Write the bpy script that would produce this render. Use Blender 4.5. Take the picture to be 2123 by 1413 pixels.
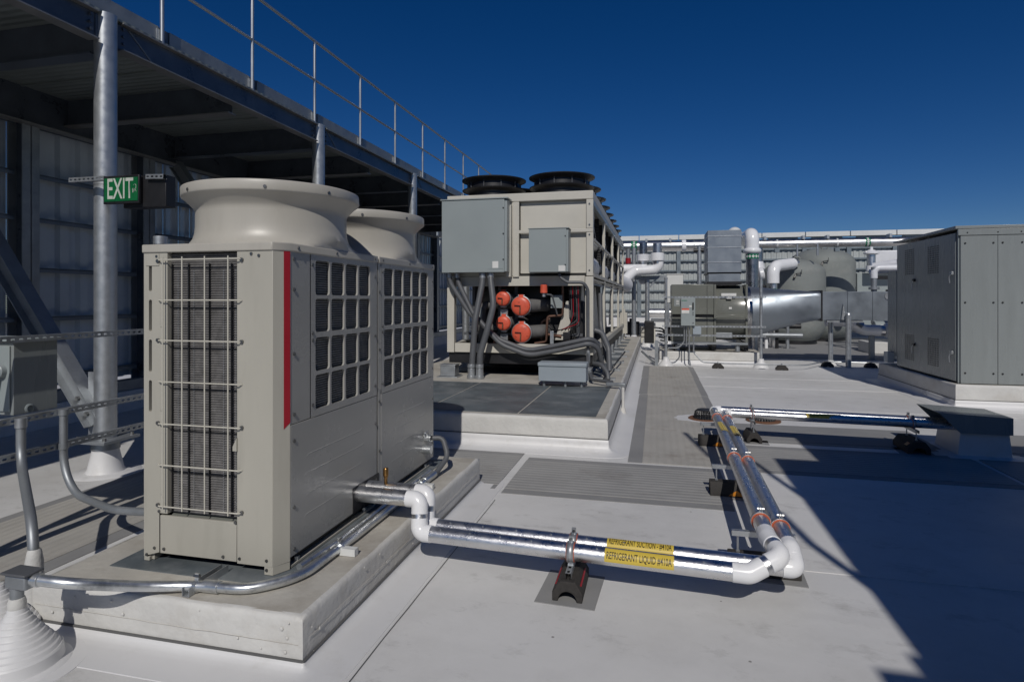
import bpy, bmesh, math, random
from mathutils import Vector, Matrix, noise as mnoise

random.seed(11)
SC = bpy.context.scene
for _o in list(bpy.data.objects):
    bpy.data.objects.remove(_o, do_unlink=True)
COL = SC.collection
R = math.radians

# ------------------------------------------------------------------ camera
cd = bpy.data.cameras.new('camera')
cd.sensor_width = 36.0
cd.lens = 36.0 * 1240.0 / 2123.0
cd.shift_y = -(706.5 - 620.0) / 2123.0
cd.clip_start = 0.05
cd.clip_end = 3000.0
cam = bpy.data.objects.new('camera', cd)
COL.objects.link(cam)
cam.location = (0.0, 0.0, 1.65)
cam.rotation_euler = (R(90), 0.0, R(13.5))
SC.camera = cam

# ------------------------------------------------------------------ sky, sun, exposure
SUN_EL, SUN_AZ = 40.0, 10.0          # sun stands behind the camera, a little to the right
w = bpy.data.worlds.new('World')
SC.world = w
w.use_nodes = True
wn = w.node_tree
bg = wn.nodes['Background']
sky = wn.nodes.new('ShaderNodeTexSky')
sky.sky_type = 'NISHITA'
sky.sun_disc = False
sky.sun_elevation = R(SUN_EL)
sky.sun_rotation = R(180.0 - SUN_AZ)
sky.altitude = 2500.0
sky.air_density = 1.0
sky.dust_density = 0.0
sky.ozone_density = 4.0
hs = wn.nodes.new('ShaderNodeHueSaturation')      # deep polarised blue of a clear high sky, the same all round
hs.inputs['Saturation'].default_value = 1.33
hs.inputs['Hue'].default_value = 0.511
wn.links.new(sky.outputs[0], hs.inputs['Color'])
wn.links.new(hs.outputs[0], bg.inputs[0])
bg.inputs[1].default_value = 0.056

sd = bpy.data.lights.new('sun', 'SUN')
sd.energy = 3.6
sd.angle = R(0.53)
sd.color = (1.0, 0.955, 0.89)
so = bpy.data.objects.new('sun', sd)
COL.objects.link(so)
sun_dir = Vector((-math.sin(R(SUN_AZ)) * math.cos(R(SUN_EL)), math.cos(R(SUN_AZ)) * math.cos(R(SUN_EL)), -math.sin(R(SUN_EL))))
so.rotation_euler = sun_dir.to_track_quat('-Z', 'Y').to_euler()
so.location = (3, -12, 20)

SC.view_settings.view_transform = 'Standard'
SC.view_settings.look = 'None'
SC.view_settings.exposure = -0.47
SC.view_settings.gamma = 1.0
SC.view_settings.use_curve_mapping = False

# ------------------------------------------------------------------ helpers
WORLD = {}          # object name -> world offset of its origin


def woff(o):
    return WORLD.get(o.name, Vector((0, 0, 0))) if o else Vector((0, 0, 0))


def fillet(pts, rad, k=6):
    pts = [Vector(p) for p in pts]
    out = [pts[0]]
    for i in range(1, len(pts) - 1):
        a, b, c = pts[i - 1], pts[i], pts[i + 1]
        d1, d2 = (a - b), (c - b)
        l1, l2 = d1.length, d2.length
        d1.normalize(); d2.normalize()
        ang = d1.angle(d2)
        if abs(ang - math.pi) < 0.02:
            out.append(b); continue
        r = rad[i - 1] if isinstance(rad, (list, tuple)) else rad
        t = r / math.tan(ang / 2)
        t = min(t, l1 * 0.49, l2 * 0.49)
        r = t * math.tan(ang / 2)
        bis = (d1 + d2).normalized()
        cen = b + bis * (r / math.sin(ang / 2))
        p0, p1 = b + d1 * t, b + d2 * t
        v0, v1 = p0 - cen, p1 - cen
        tot = v0.angle(v1)
        ax = v0.cross(v1).normalized()
        for j in range(k + 1):
            out.append(cen + Matrix.Rotation(tot * j / k, 3, ax) @ v0)
    out.append(pts[-1])
    return out


class MB:
    def __init__(self):
        self.v = []; self.f = []

    def add(self, vs, fs):
        n = len(self.v)
        self.v += [Vector(q) for q in vs]
        self.f += [tuple(i + n for i in f) for f in fs]
        return self

    def box(self, x0, x1, y0, y1, z0, z1):
        vs = [(x0, y0, z0), (x1, y0, z0), (x1, y1, z0), (x0, y1, z0), (x0, y0, z1), (x1, y0, z1), (x1, y1, z1), (x0, y1, z1)]
        return self.add(vs, [(3, 2, 1, 0), (4, 5, 6, 7), (0, 1, 5, 4), (1, 2, 6, 5), (2, 3, 7, 6), (3, 0, 4, 7)])

    def bar(self, p0, p1, wd, ht, up=(0, 0, 1)):
        p0, p1 = Vector(p0), Vector(p1)
        d = (p1 - p0).normalized()
        up = Vector(up)
        s = d.cross(up).normalized()
        u = s.cross(d).normalized()
        vs = []
        for p in (p0, p1):
            for a, b in ((-1, -1), (1, -1), (1, 1), (-1, 1)):
                vs.append(p + s * (a * wd / 2) + u * (b * ht / 2))
        return self.add(vs, [(0, 1, 2, 3), (7, 6, 5, 4), (0, 4, 5, 1), (1, 5, 6, 2), (2, 6, 7, 3), (3, 7, 4, 0)])

    def tube(self, pts, r, n=16, caps=True, rr=None):
        pts = [Vector(p) for p in pts]
        m = len(pts)
        tang = []
        for i in range(m):
            a = pts[max(0, i - 1)]; b = pts[min(m - 1, i + 1)]
            t = (b - a)
            tang.append(t.normalized() if t.length > 1e-9 else Vector((0, 0, 1)))
        t0 = tang[0]
        ref = Vector((0, 0, 1)) if abs(t0.z) < 0.9 else Vector((1, 0, 0))
        nrm = t0.cross(ref).normalized()
        base = len(self.v)
        for i in range(m):
            if i:
                ax = tang[i - 1].cross(tang[i])
                if ax.length > 1e-7:
                    nrm = Matrix.Rotation(tang[i - 1].angle(tang[i]), 3, ax.normalized()) @ nrm
                nrm = (nrm - tang[i] * nrm.dot(tang[i])).normalized()
            bn = tang[i].cross(nrm)
            ri = rr[i] if rr else r
            for j in range(n):
                a = 2 * math.pi * j / n
                self.v.append(pts[i] + nrm * (ri * math.cos(a)) + bn * (ri * math.sin(a)))
        for i in range(m - 1):
            for j in range(n):
                q = (j + 1) % n
                self.f.append((base + i * n + j, base + i * n + q, base + (i + 1) * n + q, base + (i + 1) * n + j))
        if caps:
            self.f.append(tuple(base + j for j in reversed(range(n))))
            self.f.append(tuple(base + (m - 1) * n + j for j in range(n)))
        return self

    def cyl(self, p0, p1, r0, r1=None, n=24, caps=True):
        r1 = r0 if r1 is None else r1
        return self.tube([p0, p1], r0, n, caps, rr=[r0, r1])

    def lathe(self, prof, c, axis='z', n=48):
        c = Vector(c)
        base = len(self.v)
        for r, h in prof:
            for j in range(n):
                a = 2 * math.pi * j / n
                ca, sa = r * math.cos(a), r * math.sin(a)
                if axis == 'z': q = Vector((ca, sa, h))
                elif axis == 'x': q = Vector((h, ca, sa))
                else: q = Vector((sa, h, ca))
                self.v.append(c + q)
        for i in range(len(prof) - 1):
            for j in range(n):
                q = (j + 1) % n
                self.f.append((base + i * n + j, base + i * n + q, base + (i + 1) * n + q, base + (i + 1) * n + j))
        return self

    def prism(self, poly, axis, a0, a1):
        """poly: 2-d outline in the two other axes (y,z), (x,z) or (x,y)."""
        def mk(p, a):
            return {'x': (a, p[0], p[1]), 'y': (p[0], a, p[1]), 'z': (p[0], p[1], a)}[axis]
        n = len(poly)
        vs = [mk(p, a0) for p in poly] + [mk(p, a1) for p in poly]
        fs = [tuple(range(n - 1, -1, -1)), tuple(range(n, 2 * n))]
        for i in range(n):
            j = (i + 1) % n
            fs.append((i, j, n + j, n + i))
        return self.add(vs, fs)

    def loft(self, loops, closed=True):
        base = len(self.v)
        n = len(loops[0])
        for l in loops: self.v += [Vector(q) for q in l]
        for i in range(len(loops) - 1):
            for j in range(n if closed else n - 1):
                q = (j + 1) % n
                self.f.append((base + i * n + j, base + i * n + q, base + (i + 1) * n + q, base + (i + 1) * n + j))
        return self

    def zig(self, o, u, v, L, H, pitch, amp, nrm):
        """ridged sheet: fins running along u, stacked along v, ridges towards nrm"""
        o, u, v, nrm = map(Vector, (o, u, v, nrm))
        k = int(H / pitch)
        vs = []; fs = []
        for i in range(2 * k + 1):
            p = o + v * (i * pitch / 2) + nrm * (amp if i % 2 else 0)
            vs += [p, p + u * L]
        for i in range(2 * k):
            fs.append((2 * i, 2 * i + 1, 2 * i + 3, 2 * i + 2))
        return self.add(vs, fs)

    def build(self, name, mat, parent=None, bevel=0.0, seg=2, smooth=38.0, kind=None, solid=0.0, fixn=True):
        off = woff(parent)
        me = bpy.data.meshes.new(name)
        me.from_pydata([tuple(q - off) for q in self.v], [], self.f)
        me.validate()
        if fixn:
            bm = bmesh.new(); bm.from_mesh(me)
            bmesh.ops.recalc_face_normals(bm, faces=bm.faces)
            bm.to_mesh(me); bm.free()
        if smooth:
            me.polygons.foreach_set('use_smooth', [True] * len(me.polygons))
            me.set_sharp_from_angle(angle=R(smooth))
        me.materials.append(mat)
        o = bpy.data.objects.new(name, me)
        COL.objects.link(o)
        if parent is not None:
            o.parent = parent
        WORLD[o.name] = off.copy()
        if bevel:
            b = o.modifiers.new('bevel', 'BEVEL')
            b.width = bevel; b.segments = seg; b.limit_method = 'ANGLE'; b.angle_limit = R(35)
            b.harden_normals = False
        if solid:
            b = o.modifiers.new('solid', 'SOLIDIFY'); b.thickness = solid; b.offset = 0
        if kind: o['kind'] = kind
        return o


def thing(name, loc, label, cat, group=None):
    o = bpy.data.objects.new(name, None)
    o.empty_display_size = 0.1
    COL.objects.link(o)
    o.location = loc
    WORLD[o.name] = Vector(loc)
    o['label'] = label; o['category'] = cat
    if group: o['group'] = group
    return o


def tag(o, label, cat, group=None):
    o['label'] = label; o['category'] = cat
    if group: o['group'] = group
    return o


def struct(o, label=None):
    o['kind'] = 'structure'
    if label: o['label'] = label
    return o


def dup(o, delta, parent=None, label=None):
    """copy a thing or part with its children, moved by delta"""
    c = o.copy(); COL.objects.link(c)
    delta = Vector(delta)
    c.location = Vector(o.location) + delta
    WORLD[c.name] = woff(o) + delta
    if parent is not None:
        c.parent = parent
    if label: c['label'] = label
    for ch in list(o.children):
        d = dup(ch, (0, 0, 0), c)
        d.parent = c
    return c


# ------------------------------------------------------------------ materials
def M(name, col, rough=0.5, metal=0.0, var=0.10, vs=2.5, bump=0.0, bs=60.0, bd=0.004, dirt=None, ds=1.2, dth=(0.55, 0.75), rv=0.08, spec=0.5, aniso=None, coat=0.0):
    m = bpy.data.materials.new(name)
    m.use_nodes = True
    nt = m.node_tree; N = nt.nodes; L = nt.links
    p = N['Principled BSDF']
    tc = N.new('ShaderNodeTexCoord')
    vec = tc.outputs['Object']
    if aniso:
        mp = N.new('ShaderNodeMapping'); mp.inputs['Scale'].default_value = aniso
        L.new(vec, mp.inputs['Vector']); vec = mp.outputs[0]
    n1 = N.new('ShaderNodeTexNoise'); n1.inputs['Scale'].default_value = vs; n1.inputs['Detail'].default_value = 7; n1.inputs['Roughness'].default_value = 0.62
    L.new(vec, n1.inputs['Vector'])
    cr = N.new('ShaderNodeMapRange'); cr.inputs[1].default_value = 0.3; cr.inputs[2].default_value = 0.7
    cr.inputs[3].default_value = 1 - var; cr.inputs[4].default_value = 1 + var
    L.new(n1.outputs['Fac'], cr.inputs[0])
    mx = N.new('ShaderNodeMix'); mx.data_type = 'RGBA'; mx.blend_type = 'MULTIPLY'; mx.inputs[0].default_value = 1.0
    mx.inputs[6].default_value = (*col, 1)
    L.new(cr.outputs[0], mx.inputs[7])
    out = mx.outputs[2]
    if dirt:
        n2 = N.new('ShaderNodeTexNoise'); n2.inputs['Scale'].default_value = ds; n2.inputs['Detail'].default_value = 9; n2.inputs['Roughness'].default_value = 0.7
        L.new(vec, n2.inputs['Vector'])
        r2 = N.new('ShaderNodeMapRange'); r2.inputs[1].default_value = dth[0]; r2.inputs[2].default_value = dth[1]
        L.new(n2.outputs['Fac'], r2.inputs[0])
        m2 = N.new('ShaderNodeMix'); m2.data_type = 'RGBA'; m2.inputs[7].default_value = (*dirt, 1)
        L.new(r2.outputs[0], m2.inputs[0]); L.new(out, m2.inputs[6]); out = m2.outputs[2]
    L.new(out, p.inputs['Base Color'])
    rr = N.new('ShaderNodeMapRange'); rr.inputs[1].default_value = 0.3; rr.inputs[2].default_value = 0.7
    rr.inputs[3].default_value = max(0.02, rough - rv); rr.inputs[4].default_value = min(1, rough + rv)
    L.new(n1.outputs['Fac'], rr.inputs[0]); L.new(rr.outputs[0], p.inputs['Roughness'])
    p.inputs['Metallic'].default_value = metal
    p.inputs['Specular IOR Level'].default_value = spec
    p.inputs['Coat Weight'].default_value = coat
    if bump:
        n3 = N.new('ShaderNodeTexNoise'); n3.inputs['Scale'].default_value = bs; n3.inputs['Detail'].default_value = 4
        L.new(vec, n3.inputs['Vector'])
        b = N.new('ShaderNodeBump'); b.inputs['Strength'].default_value = bump; b.inputs['Distance'].default_value = bd
        L.new(n3.outputs['Fac'], b.inputs['Height']); L.new(b.outputs[0], p.inputs['Normal'])
    return m


def ribbed(m, period, axis, depth=0.003, strength=0.8):
    """add straight relief (ribs of a walkway mat, fine deck ribs) to a material"""
    nt = m.node_tree; N = nt.nodes; L = nt.links
    p = N['Principled BSDF']
    tc = N.new('ShaderNodeTexCoord')
    wv = N.new('ShaderNodeTexWave'); wv.wave_type = 'BANDS'; wv.bands_direction = axis
    wv.inputs['Scale'].default_value = 1.0 / period * 0.314
    wv.inputs['Distortion'].default_value = 0.0
    L.new(tc.outputs['Object'], wv.inputs['Vector'])
    b = N.new('ShaderNodeBump'); b.inputs['Strength'].default_value = strength; b.inputs['Distance'].default_value = depth
    L.new(wv.outputs['Fac'], b.inputs['Height'])
    if p.inputs['Normal'].links:
        L.new(p.inputs['Normal'].links[0].from_socket, b.inputs['Normal'])
    L.new(b.outputs[0], p.inputs['Normal'])
    return m


def roof_material():
    m = M('roof_membrane', (0.672, 0.670, 0.664), 0.55, var=0.06, vs=0.8, bump=0.25, bs=5.0, bd=0.01, dirt=(0.52, 0.515, 0.505), ds=0.40, dth=(0.44, 0.66))
    nt = m.node_tree; N = nt.nodes; L = nt.links
    p = N['Principled BSDF']
    src = p.inputs['Base Color'].links[0].from_socket
    tc = N.new('ShaderNodeTexCoord')
    mp = N.new('ShaderNodeMapping'); mp.inputs['Scale'].default_value = (5.0, 8.0, 1.0); mp.inputs['Rotation'].default_value = (0, 0, 0.6)
    L.new(tc.outputs['Object'], mp.inputs[0])
    n = N.new('ShaderNodeTexNoise'); n.inputs['Scale'].default_value = 0.55; n.inputs['Detail'].default_value = 8; n.inputs['Roughness'].default_value = 0.75
    L.new(mp.outputs[0], n.inputs[0])
    r = N.new('ShaderNodeMapRange'); r.inputs[1].default_value = 0.55; r.inputs[2].default_value = 0.74; r.inputs[4].default_value = 0.60
    L.new(n.outputs[0], r.inputs[0])
    mx = N.new('ShaderNodeMix'); mx.data_type = 'RGBA'; mx.inputs[7].default_value = (0.30, 0.295, 0.28, 1)
    L.new(r.outputs[0], mx.inputs[0]); L.new(src, mx.inputs[6])
    # small dark specks of grit
    v = N.new('ShaderNodeTexVoronoi'); v.inputs['Scale'].default_value = 3.2
    L.new(tc.outputs['Object'], v.inputs['Vector'])
    r2 = N.new('ShaderNodeMapRange'); r2.inputs[1].default_value = 0.02; r2.inputs[2].default_value = 0.028; r2.inputs[3].default_value = 0.75; r2.inputs[4].default_value = 0.0
    L.new(v.outputs['Distance'], r2.inputs[0])
    mz = N.new('ShaderNodeMix'); mz.data_type = 'RGBA'; mz.inputs[7].default_value = (0.12, 0.11, 0.10, 1)
    L.new(r2.outputs[0], mz.inputs[0]); L.new(mx.outputs[2], mz.inputs[6])
    L.new(mz.outputs[2], p.inputs['Base Color'])
    mw = N.new('ShaderNodeMapping'); mw.inputs['Scale'].default_value = (0.5, 1.3, 1.0); mw.inputs['Rotation'].default_value = (0, 0, 0.05)
    L.new(tc.outputs['Object'], mw.inputs[0])
    nw = N.new('ShaderNodeTexNoise'); nw.inputs['Scale'].default_value = 1.3; nw.inputs['Detail'].default_value = 3
    L.new(mw.outputs[0], nw.inputs[0])
    bw = N.new('ShaderNodeBump'); bw.inputs['Strength'].default_value = 0.22; bw.inputs['Distance'].default_value = 0.05
    L.new(nw.outputs[0], bw.inputs['Height'])
    L.new(p.inputs['Normal'].links[0].from_socket, bw.inputs['Normal'])
    L.new(bw.outputs[0], p.inputs['Normal'])
    return m


MAT = {}
MAT['roof'] = roof_material()
MAT['coat'] = M('white_roof_coating', (0.575, 0.57, 0.55), 0.6, var=0.07, vs=4, bump=0.55, bs=28, bd=0.008, dirt=(0.42, 0.395, 0.355), ds=1.6, dth=(0.5, 0.8))
MAT['coat_top'] = M('worn_coating_on_curb_top', (0.47, 0.45, 0.405), 0.65, var=0.12, vs=3, bump=0.5, bs=22, bd=0.006, dirt=(0.29, 0.26, 0.22), ds=1.8, dth=(0.48, 0.75))
MAT['flash'] = M('white_flashing', (0.64, 0.64, 0.645), 0.45, var=0.04, vs=1.5, bump=0.2, bs=9, bd=0.006, dirt=(0.50, 0.49, 0.47), ds=2.0, dth=(0.55, 0.8))
MAT['walk'] = ribbed(M('grey_walkway_mat', (0.385, 0.372, 0.345), 0.75, var=0.10, vs=2.0, bump=0.4, bs=90, bd=0.003, dirt=(0.24, 0.215, 0.19), ds=1.2), 0.075, 'X', 0.006, 0.7)
MAT['walk_x'] = ribbed(M('grey_walkway_mat_crosswise', (0.315, 0.312, 0.305), 0.75, var=0.10, vs=2.0, bump=0.4, bs=90, bd=0.003, dirt=(0.22, 0.21, 0.20), ds=1.2), 0.075, 'Y', 0.006, 0.6)
MAT['walk_edge'] = M('grey_mat_border', (0.25, 0.25, 0.25), 0.7, var=0.08, vs=3, bump=0.2, bs=60)
MAT['slate'] = M('dark_slate_pad_sheet', (0.10, 0.118, 0.13), 0.5, var=0.25, vs=2.2, bump=0.3, bs=12, bd=0.004, dirt=(0.20, 0.215, 0.225), ds=2.4, dth=(0.48, 0.72))
MAT['seam'] = M('seam_line', (0.10, 0.10, 0.10), 0.7)
MAT['beige'] = M('beige_unit_paint', (0.41, 0.395, 0.345), 0.42, var=0.05, vs=1.5, bump=0.06, bs=3.5, bd=0.01, dirt=(0.345, 0.33, 0.285), ds=2.2, dth=(0.52, 0.85), aniso=(3.0, 3.0, 0.5))
MAT['beige_dome'] = M('beige_moulded_plastic', (0.435, 0.415, 0.37), 0.38, var=0.05, vs=1.2, bump=0.05, bs=120, bd=0.001, dirt=(0.37, 0.35, 0.31), ds=1.8, dth=(0.5, 0.85), aniso=(2.0, 2.0, 0.6))
MAT['warm_grey'] = M('warm_grey_unit_side', (0.35, 0.345, 0.325), 0.25, var=0.04, vs=2.0, bump=0.04, bs=3, bd=0.01)  # side panels, a little darker and greyer than the beige front
MAT['chill'] = M('beige_chiller_paint', (0.51, 0.49, 0.435), 0.5, var=0.05, vs=2.0, dirt=(0.33, 0.30, 0.25), ds=1.5, dth=(0.58, 0.85))
MAT['ebox'] = M('grey_enclosure_paint', (0.275, 0.31, 0.315), 0.42, var=0.03, vs=1.5)
MAT['bbox'] = M('pale_blue_grey_box_paint', (0.30, 0.345, 0.385), 0.4, var=0.05, vs=3)
MAT['cab'] = M('grey_green_cabinet_paint', (0.236, 0.256, 0.256), 0.28, var=0.05, vs=1.4, bump=0.07, bs=1.6, bd=0.015, dirt=(0.215, 0.232, 0.231), ds=1.6, dth=(0.5, 0.8), aniso=(3.0, 3.0, 0.35))
MAT['fan'] = M('grey_olive_fan_paint', (0.155, 0.16, 0.142), 0.24, var=0.05, vs=2.0)
MAT['red'] = M('dark_red_stripe', (0.30, 0.012, 0.022), 0.4, var=0.03)
MAT['valve'] = M('orange_red_valve_paint', (0.66, 0.105, 0.055), 0.42, var=0.15, vs=9, bump=0.3, bs=40, dirt=(0.24, 0.03, 0.015), ds=9, dth=(0.55, 0.7))
MAT['galv'] = M('galvanised_steel', (0.44, 0.46, 0.48), 0.42, metal=0.75, var=0.09, vs=14, bump=0.05, bs=120, bd=0.001, dirt=(0.36, 0.375, 0.39), ds=9, dth=(0.55, 0.75))
MAT['galv_r'] = M('galvanised_rail', (0.42, 0.44, 0.46), 0.4, metal=0.75, var=0.05, vs=3)
MAT['galv_d'] = M('dull_galvanised_steel', (0.30, 0.32, 0.34), 0.5, metal=0.6, var=0.2, vs=6, dirt=(0.20, 0.21, 0.22), ds=3, dth=(0.5, 0.75))
MAT['emt'] = M('bright_zinc_conduit', (0.66, 0.68, 0.69), 0.34, metal=0.9, var=0.12, vs=14, bump=0.04, bs=160, bd=0.001, dirt=(0.33, 0.35, 0.37), ds=9, dth=(0.52, 0.72))
MAT['strut'] = M('slotted_strut_zinc', (0.42, 0.44, 0.46), 0.42, metal=0.8, var=0.15, vs=12)
MAT['alu'] = M('stucco_aluminium_jacket', (0.76, 0.76, 0.77), 0.31, metal=1.0, var=0.05, vs=20, bump=0.6, bs=230, bd=0.002)
MAT['alu_s'] = M('smooth_aluminium_jacket', (0.74, 0.73, 0.72), 0.34, metal=1.0, var=0.05, vs=6, bump=0.03, bs=9, bd=0.003)
MAT['alu_d'] = M('brushed_steel_jacket', (0.42, 0.42, 0.43), 0.3, metal=1.0, var=0.08, vs=8)
MAT['pvc'] = M('white_pvc_fitting', (0.78, 0.785, 0.80), 0.22, var=0.02, vs=3, dirt=(0.60, 0.59, 0.57), ds=4, dth=(0.62, 0.85))
MAT['jacket'] = M('white_insulation_jacket', (0.66, 0.67, 0.70), 0.35, var=0.06, vs=4, bump=0.25, bs=9, bd=0.01)
MAT['black'] = M('black_metal', (0.012, 0.012, 0.014), 0.45, var=0.2, vs=6)
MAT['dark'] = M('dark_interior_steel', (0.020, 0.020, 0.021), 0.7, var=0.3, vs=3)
MAT['rubber'] = M('dark_recycled_rubber', (0.032, 0.029, 0.027), 0.8, var=0.4, vs=40, bump=0.6, bs=110, bd=0.002)
MAT['hose'] = M('grey_flexible_conduit', (0.095, 0.10, 0.11), 0.5, var=0.1, vs=6)
MAT['fin'] = M('coil_fin_dark_grey', (0.165, 0.16, 0.158), 0.45, metal=0.2, var=0.25, vs=30)
MAT['fin_side'] = M('coil_fin_pale_grey', (0.50, 0.50, 0.49), 0.5, metal=0.0, var=0.2, vs=26)
MAT['wire'] = M('cream_wire_guard', (0.56, 0.54, 0.47), 0.4, var=0.03)
MAT['steel'] = M('shop_painted_steel', (0.085, 0.10, 0.125), 0.32, metal=0.35, var=0.25, vs=2.5, dirt=(0.14, 0.155, 0.18), ds=1.4, dth=(0.55, 0.7))
MAT['steel_g'] = M('galvanised_beam_flange', (0.26, 0.255, 0.25), 0.45, metal=0.5, var=0.15, vs=5)
MAT['deck'] = ribbed(M('platform_deck_underside', (0.23, 0.255, 0.245), 0.55, metal=0.3, var=0.12, vs=1.6), 0.10, 'Y', 0.01, 0.8)
MAT['panel'] = M('screen_wall_panel', (0.50, 0.55, 0.60), 0.45, metal=0.0, var=0.10, vs=1.5)
MAT['panel_far'] = M('pale_screen_wall_panel', (0.40, 0.425, 0.42), 0.5, var=0.08, vs=1.5, dirt=(0.30, 0.32, 0.32), ds=0.9)
MAT['girt'] = M('screen_girt_steel', (0.17, 0.20, 0.24), 0.45, metal=0.4, var=0.15, vs=3)
MAT['girt_far'] = M('grey_blue_girt_steel', (0.20, 0.235, 0.26), 0.45, metal=0.3, var=0.15, vs=3)
MAT['white'] = M('white_sheet_metal', (0.66, 0.67, 0.66), 0.45, var=0.05, vs=2)
MAT['green'] = M('green_pipe_marker', (0.005, 0.16, 0.075), 0.4, var=0.05)
MAT['sign_green'] = M('exit_sign_green', (0.004, 0.115, 0.035), 0.35, var=0.15, vs=9)
MAT['letter'] = M('pale_lettering', (0.50, 0.53, 0.48), 0.5, var=0.15, vs=20)
MAT['yellow'] = M('yellow_label_vinyl', (0.62, 0.46, 0.07), 0.32, var=0.05)
MAT['ink'] = M('black_print', (0.015, 0.013, 0.012), 0.4)
MAT['orange_ring'] = M('orange_clamp_cushion', (0.55, 0.12, 0.05), 0.5, var=0.1)
MAT['amber'] = M('amber_reflective_mark', (0.55, 0.20, 0.015), 0.45, var=0.2, vs=30)
MAT['rust'] = M('rusted_drain_ring', (0.14, 0.065, 0.035), 0.8, var=0.35, vs=20, bump=0.5, bs=80)
MAT['brass'] = M('brass_valve_stem', (0.36, 0.20, 0.07), 0.35, metal=1.0, var=0.2, vs=20)
MAT['tank'] = M('grey_green_coated_tank', (0.205, 0.222, 0.215), 0.7, var=0.12, vs=1.4, bump=0.5, bs=9, bd=0.02, dirt=(0.26, 0.265, 0.25), ds=1.2)
MAT['duct'] = M('galvanised_duct_sheet', (0.25, 0.28, 0.315), 0.46, metal=0.8, var=0.05, vs=3, bump=0.04, bs=2.5, bd=0.02)
MAT['sticker'] = M('white_sticker', (0.66, 0.66, 0.64), 0.5)
MAT['screw'] = M('screw_steel', (0.20, 0.20, 0.20), 0.35, metal=0.9)
MAT['copper'] = M('dull_copper_line', (0.20, 0.115, 0.085), 0.45, metal=0.8)
MAT['concrete'] = M('city_ground', (0.20, 0.20, 0.19), 0.9, var=0.2, vs=0.05)


def text_mesh(body, size, name='text'):
    cu = bpy.data.curves.new(name, 'FONT')
    cu.body = body; cu.size = size; cu.resolution_u = 3; cu.offset = 0.010 * size
    o = bpy.data.objects.new(name, cu)
    COL.objects.link(o)
    dg = bpy.context.evaluated_depsgraph_get(); dg.update()
    me = bpy.data.meshes.new_from_object(o.evaluated_get(dg))
    bpy.data.objects.remove(o, do_unlink=True)
    bpy.data.curves.remove(cu)
    return me

# ================================================================== THE SETTING
struct(MB().box(-600, 600, -600, 600, -12.2, -12.0).build('ground', MAT['concrete'], smooth=0))
roof = struct(MB().box(-12, 34, -16, 34, -0.4, 0.0).build('roof_deck', MAT['roof'], smooth=0))


def strip(name, x0, x1, y0, y1, z0, z1, mat, parent=None):
    return MB().box(x0, x1, y0, y1, z0, z1).build(name, mat, parent, smooth=0)


def wavy_line(mb, p0, p1, wd, z, amp=0.006, n=24):
    p0, p1 = Vector((*p0, 0)), Vector((*p1, 0))
    d = (p1 - p0); s = Vector((-d.y, d.x, 0)).normalized()
    l0 = []; l1 = []
    for i in range(n + 1):
        t = i / n
        c = p0 + d * t + s * (amp * mnoise.noise(Vector((t * 9 + p0.x, p0.y, 0))))
        ww = wd * (0.7 + 0.5 * abs(mnoise.noise(Vector((t * 31, p0.y * 3, 2)))))
        l0.append(c + s * ww / 2 + Vector((0, 0, z))); l1.append(c - s * ww / 2 + Vector((0, 0, z)))
    mb.loft([l0, l1], closed=False)


# membrane laps: a second sheet lies 3 mm proud, its edge dirty
for nm, (a, b) in enumerate((((-1.286, 1.2), (-1.283, 4.75)), ((-3.2, 2.02), (-1.30, 2.02)))):
    m = MB(); wavy_line(m, a, b, 0.006, 0.0045)
    m.build('membrane_seam', MAT['seam'], roof, smooth=0, kind='stuff')
for y in (9.7, 11.9, 13.3, 1.2, 3.95):
    m = MB(); m.box(-1.25, 9.0, y, y + 0.09, 0.0, 0.0035)
    m.build('membrane_lap', MAT['roof'], roof, smooth=0)

# walkway mats
def walk(x0, x1, y0, y1, mat, border, name='walkway_mat', label=None):
    o = strip(name, x0, x1, y0, y1, 0.0, 0.005, MAT['walk_edge'])
    struct(o, label)
    b = border
    strip('ribbed_panel', x0 + b[0], x1 - b[1], y0 + b[2], y1 - b[3], 0.005, 0.009, mat, o)
    return o


walk(-4.79, -3.58, -6.0, 9.5, MAT['walk'], (0.11, 0.13, 0, 0))
walk(-0.275, 0.86, 6.16, 10.6, MAT['walk'], (0.145, 0.11, 0, 0))
walk(-0.285, 0.87, 10.63, 12.9, MAT['walk'], (0.145, 0.11, 0, 0))
walk(-0.29, 0.88, 12.93, 15.15, MAT['walk'], (0.145, 0.11, 0, 0))
walk(-1.28, 0.60, 4.93, 6.10, MAT['walk_x'], (0.0, 0.0, 0.12, 0.12))
walk(-2.55, -1.36, 5.02, 6.25, MAT['walk_x'], (0.0, 0.0, 0.12, 0.12))
walk(0.92, 3.16, 6.08, 7.18, MAT['walk_x'], (0.0, 0.0, 0.1, 0.14))
walk(3.22, 3.62, 6.05, 7.15, MAT['walk_x'], (0.0, 0.0, 0.1, 0.14))
walk(3.68, 9.5, 6.02, 7.12, MAT['walk_x'], (0.0, 0.0, 0.1, 0.14))
walk(0.92, 3.05, 7.36, 8.42, MAT['walk_edge'], (0.0, 0.0, 0.1, 0.1))
walk(3.60, 9.0, 7.36, 8.46, MAT['walk_edge'], (0.0, 0.0, 0.1, 0.1))
walk(2.75, 9.5, 17.9, 27.5, MAT['walk_edge'], (0.0, 0.0, 0.3, 0.3))  # broad plain sheet, darker grey than the roof around it


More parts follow.
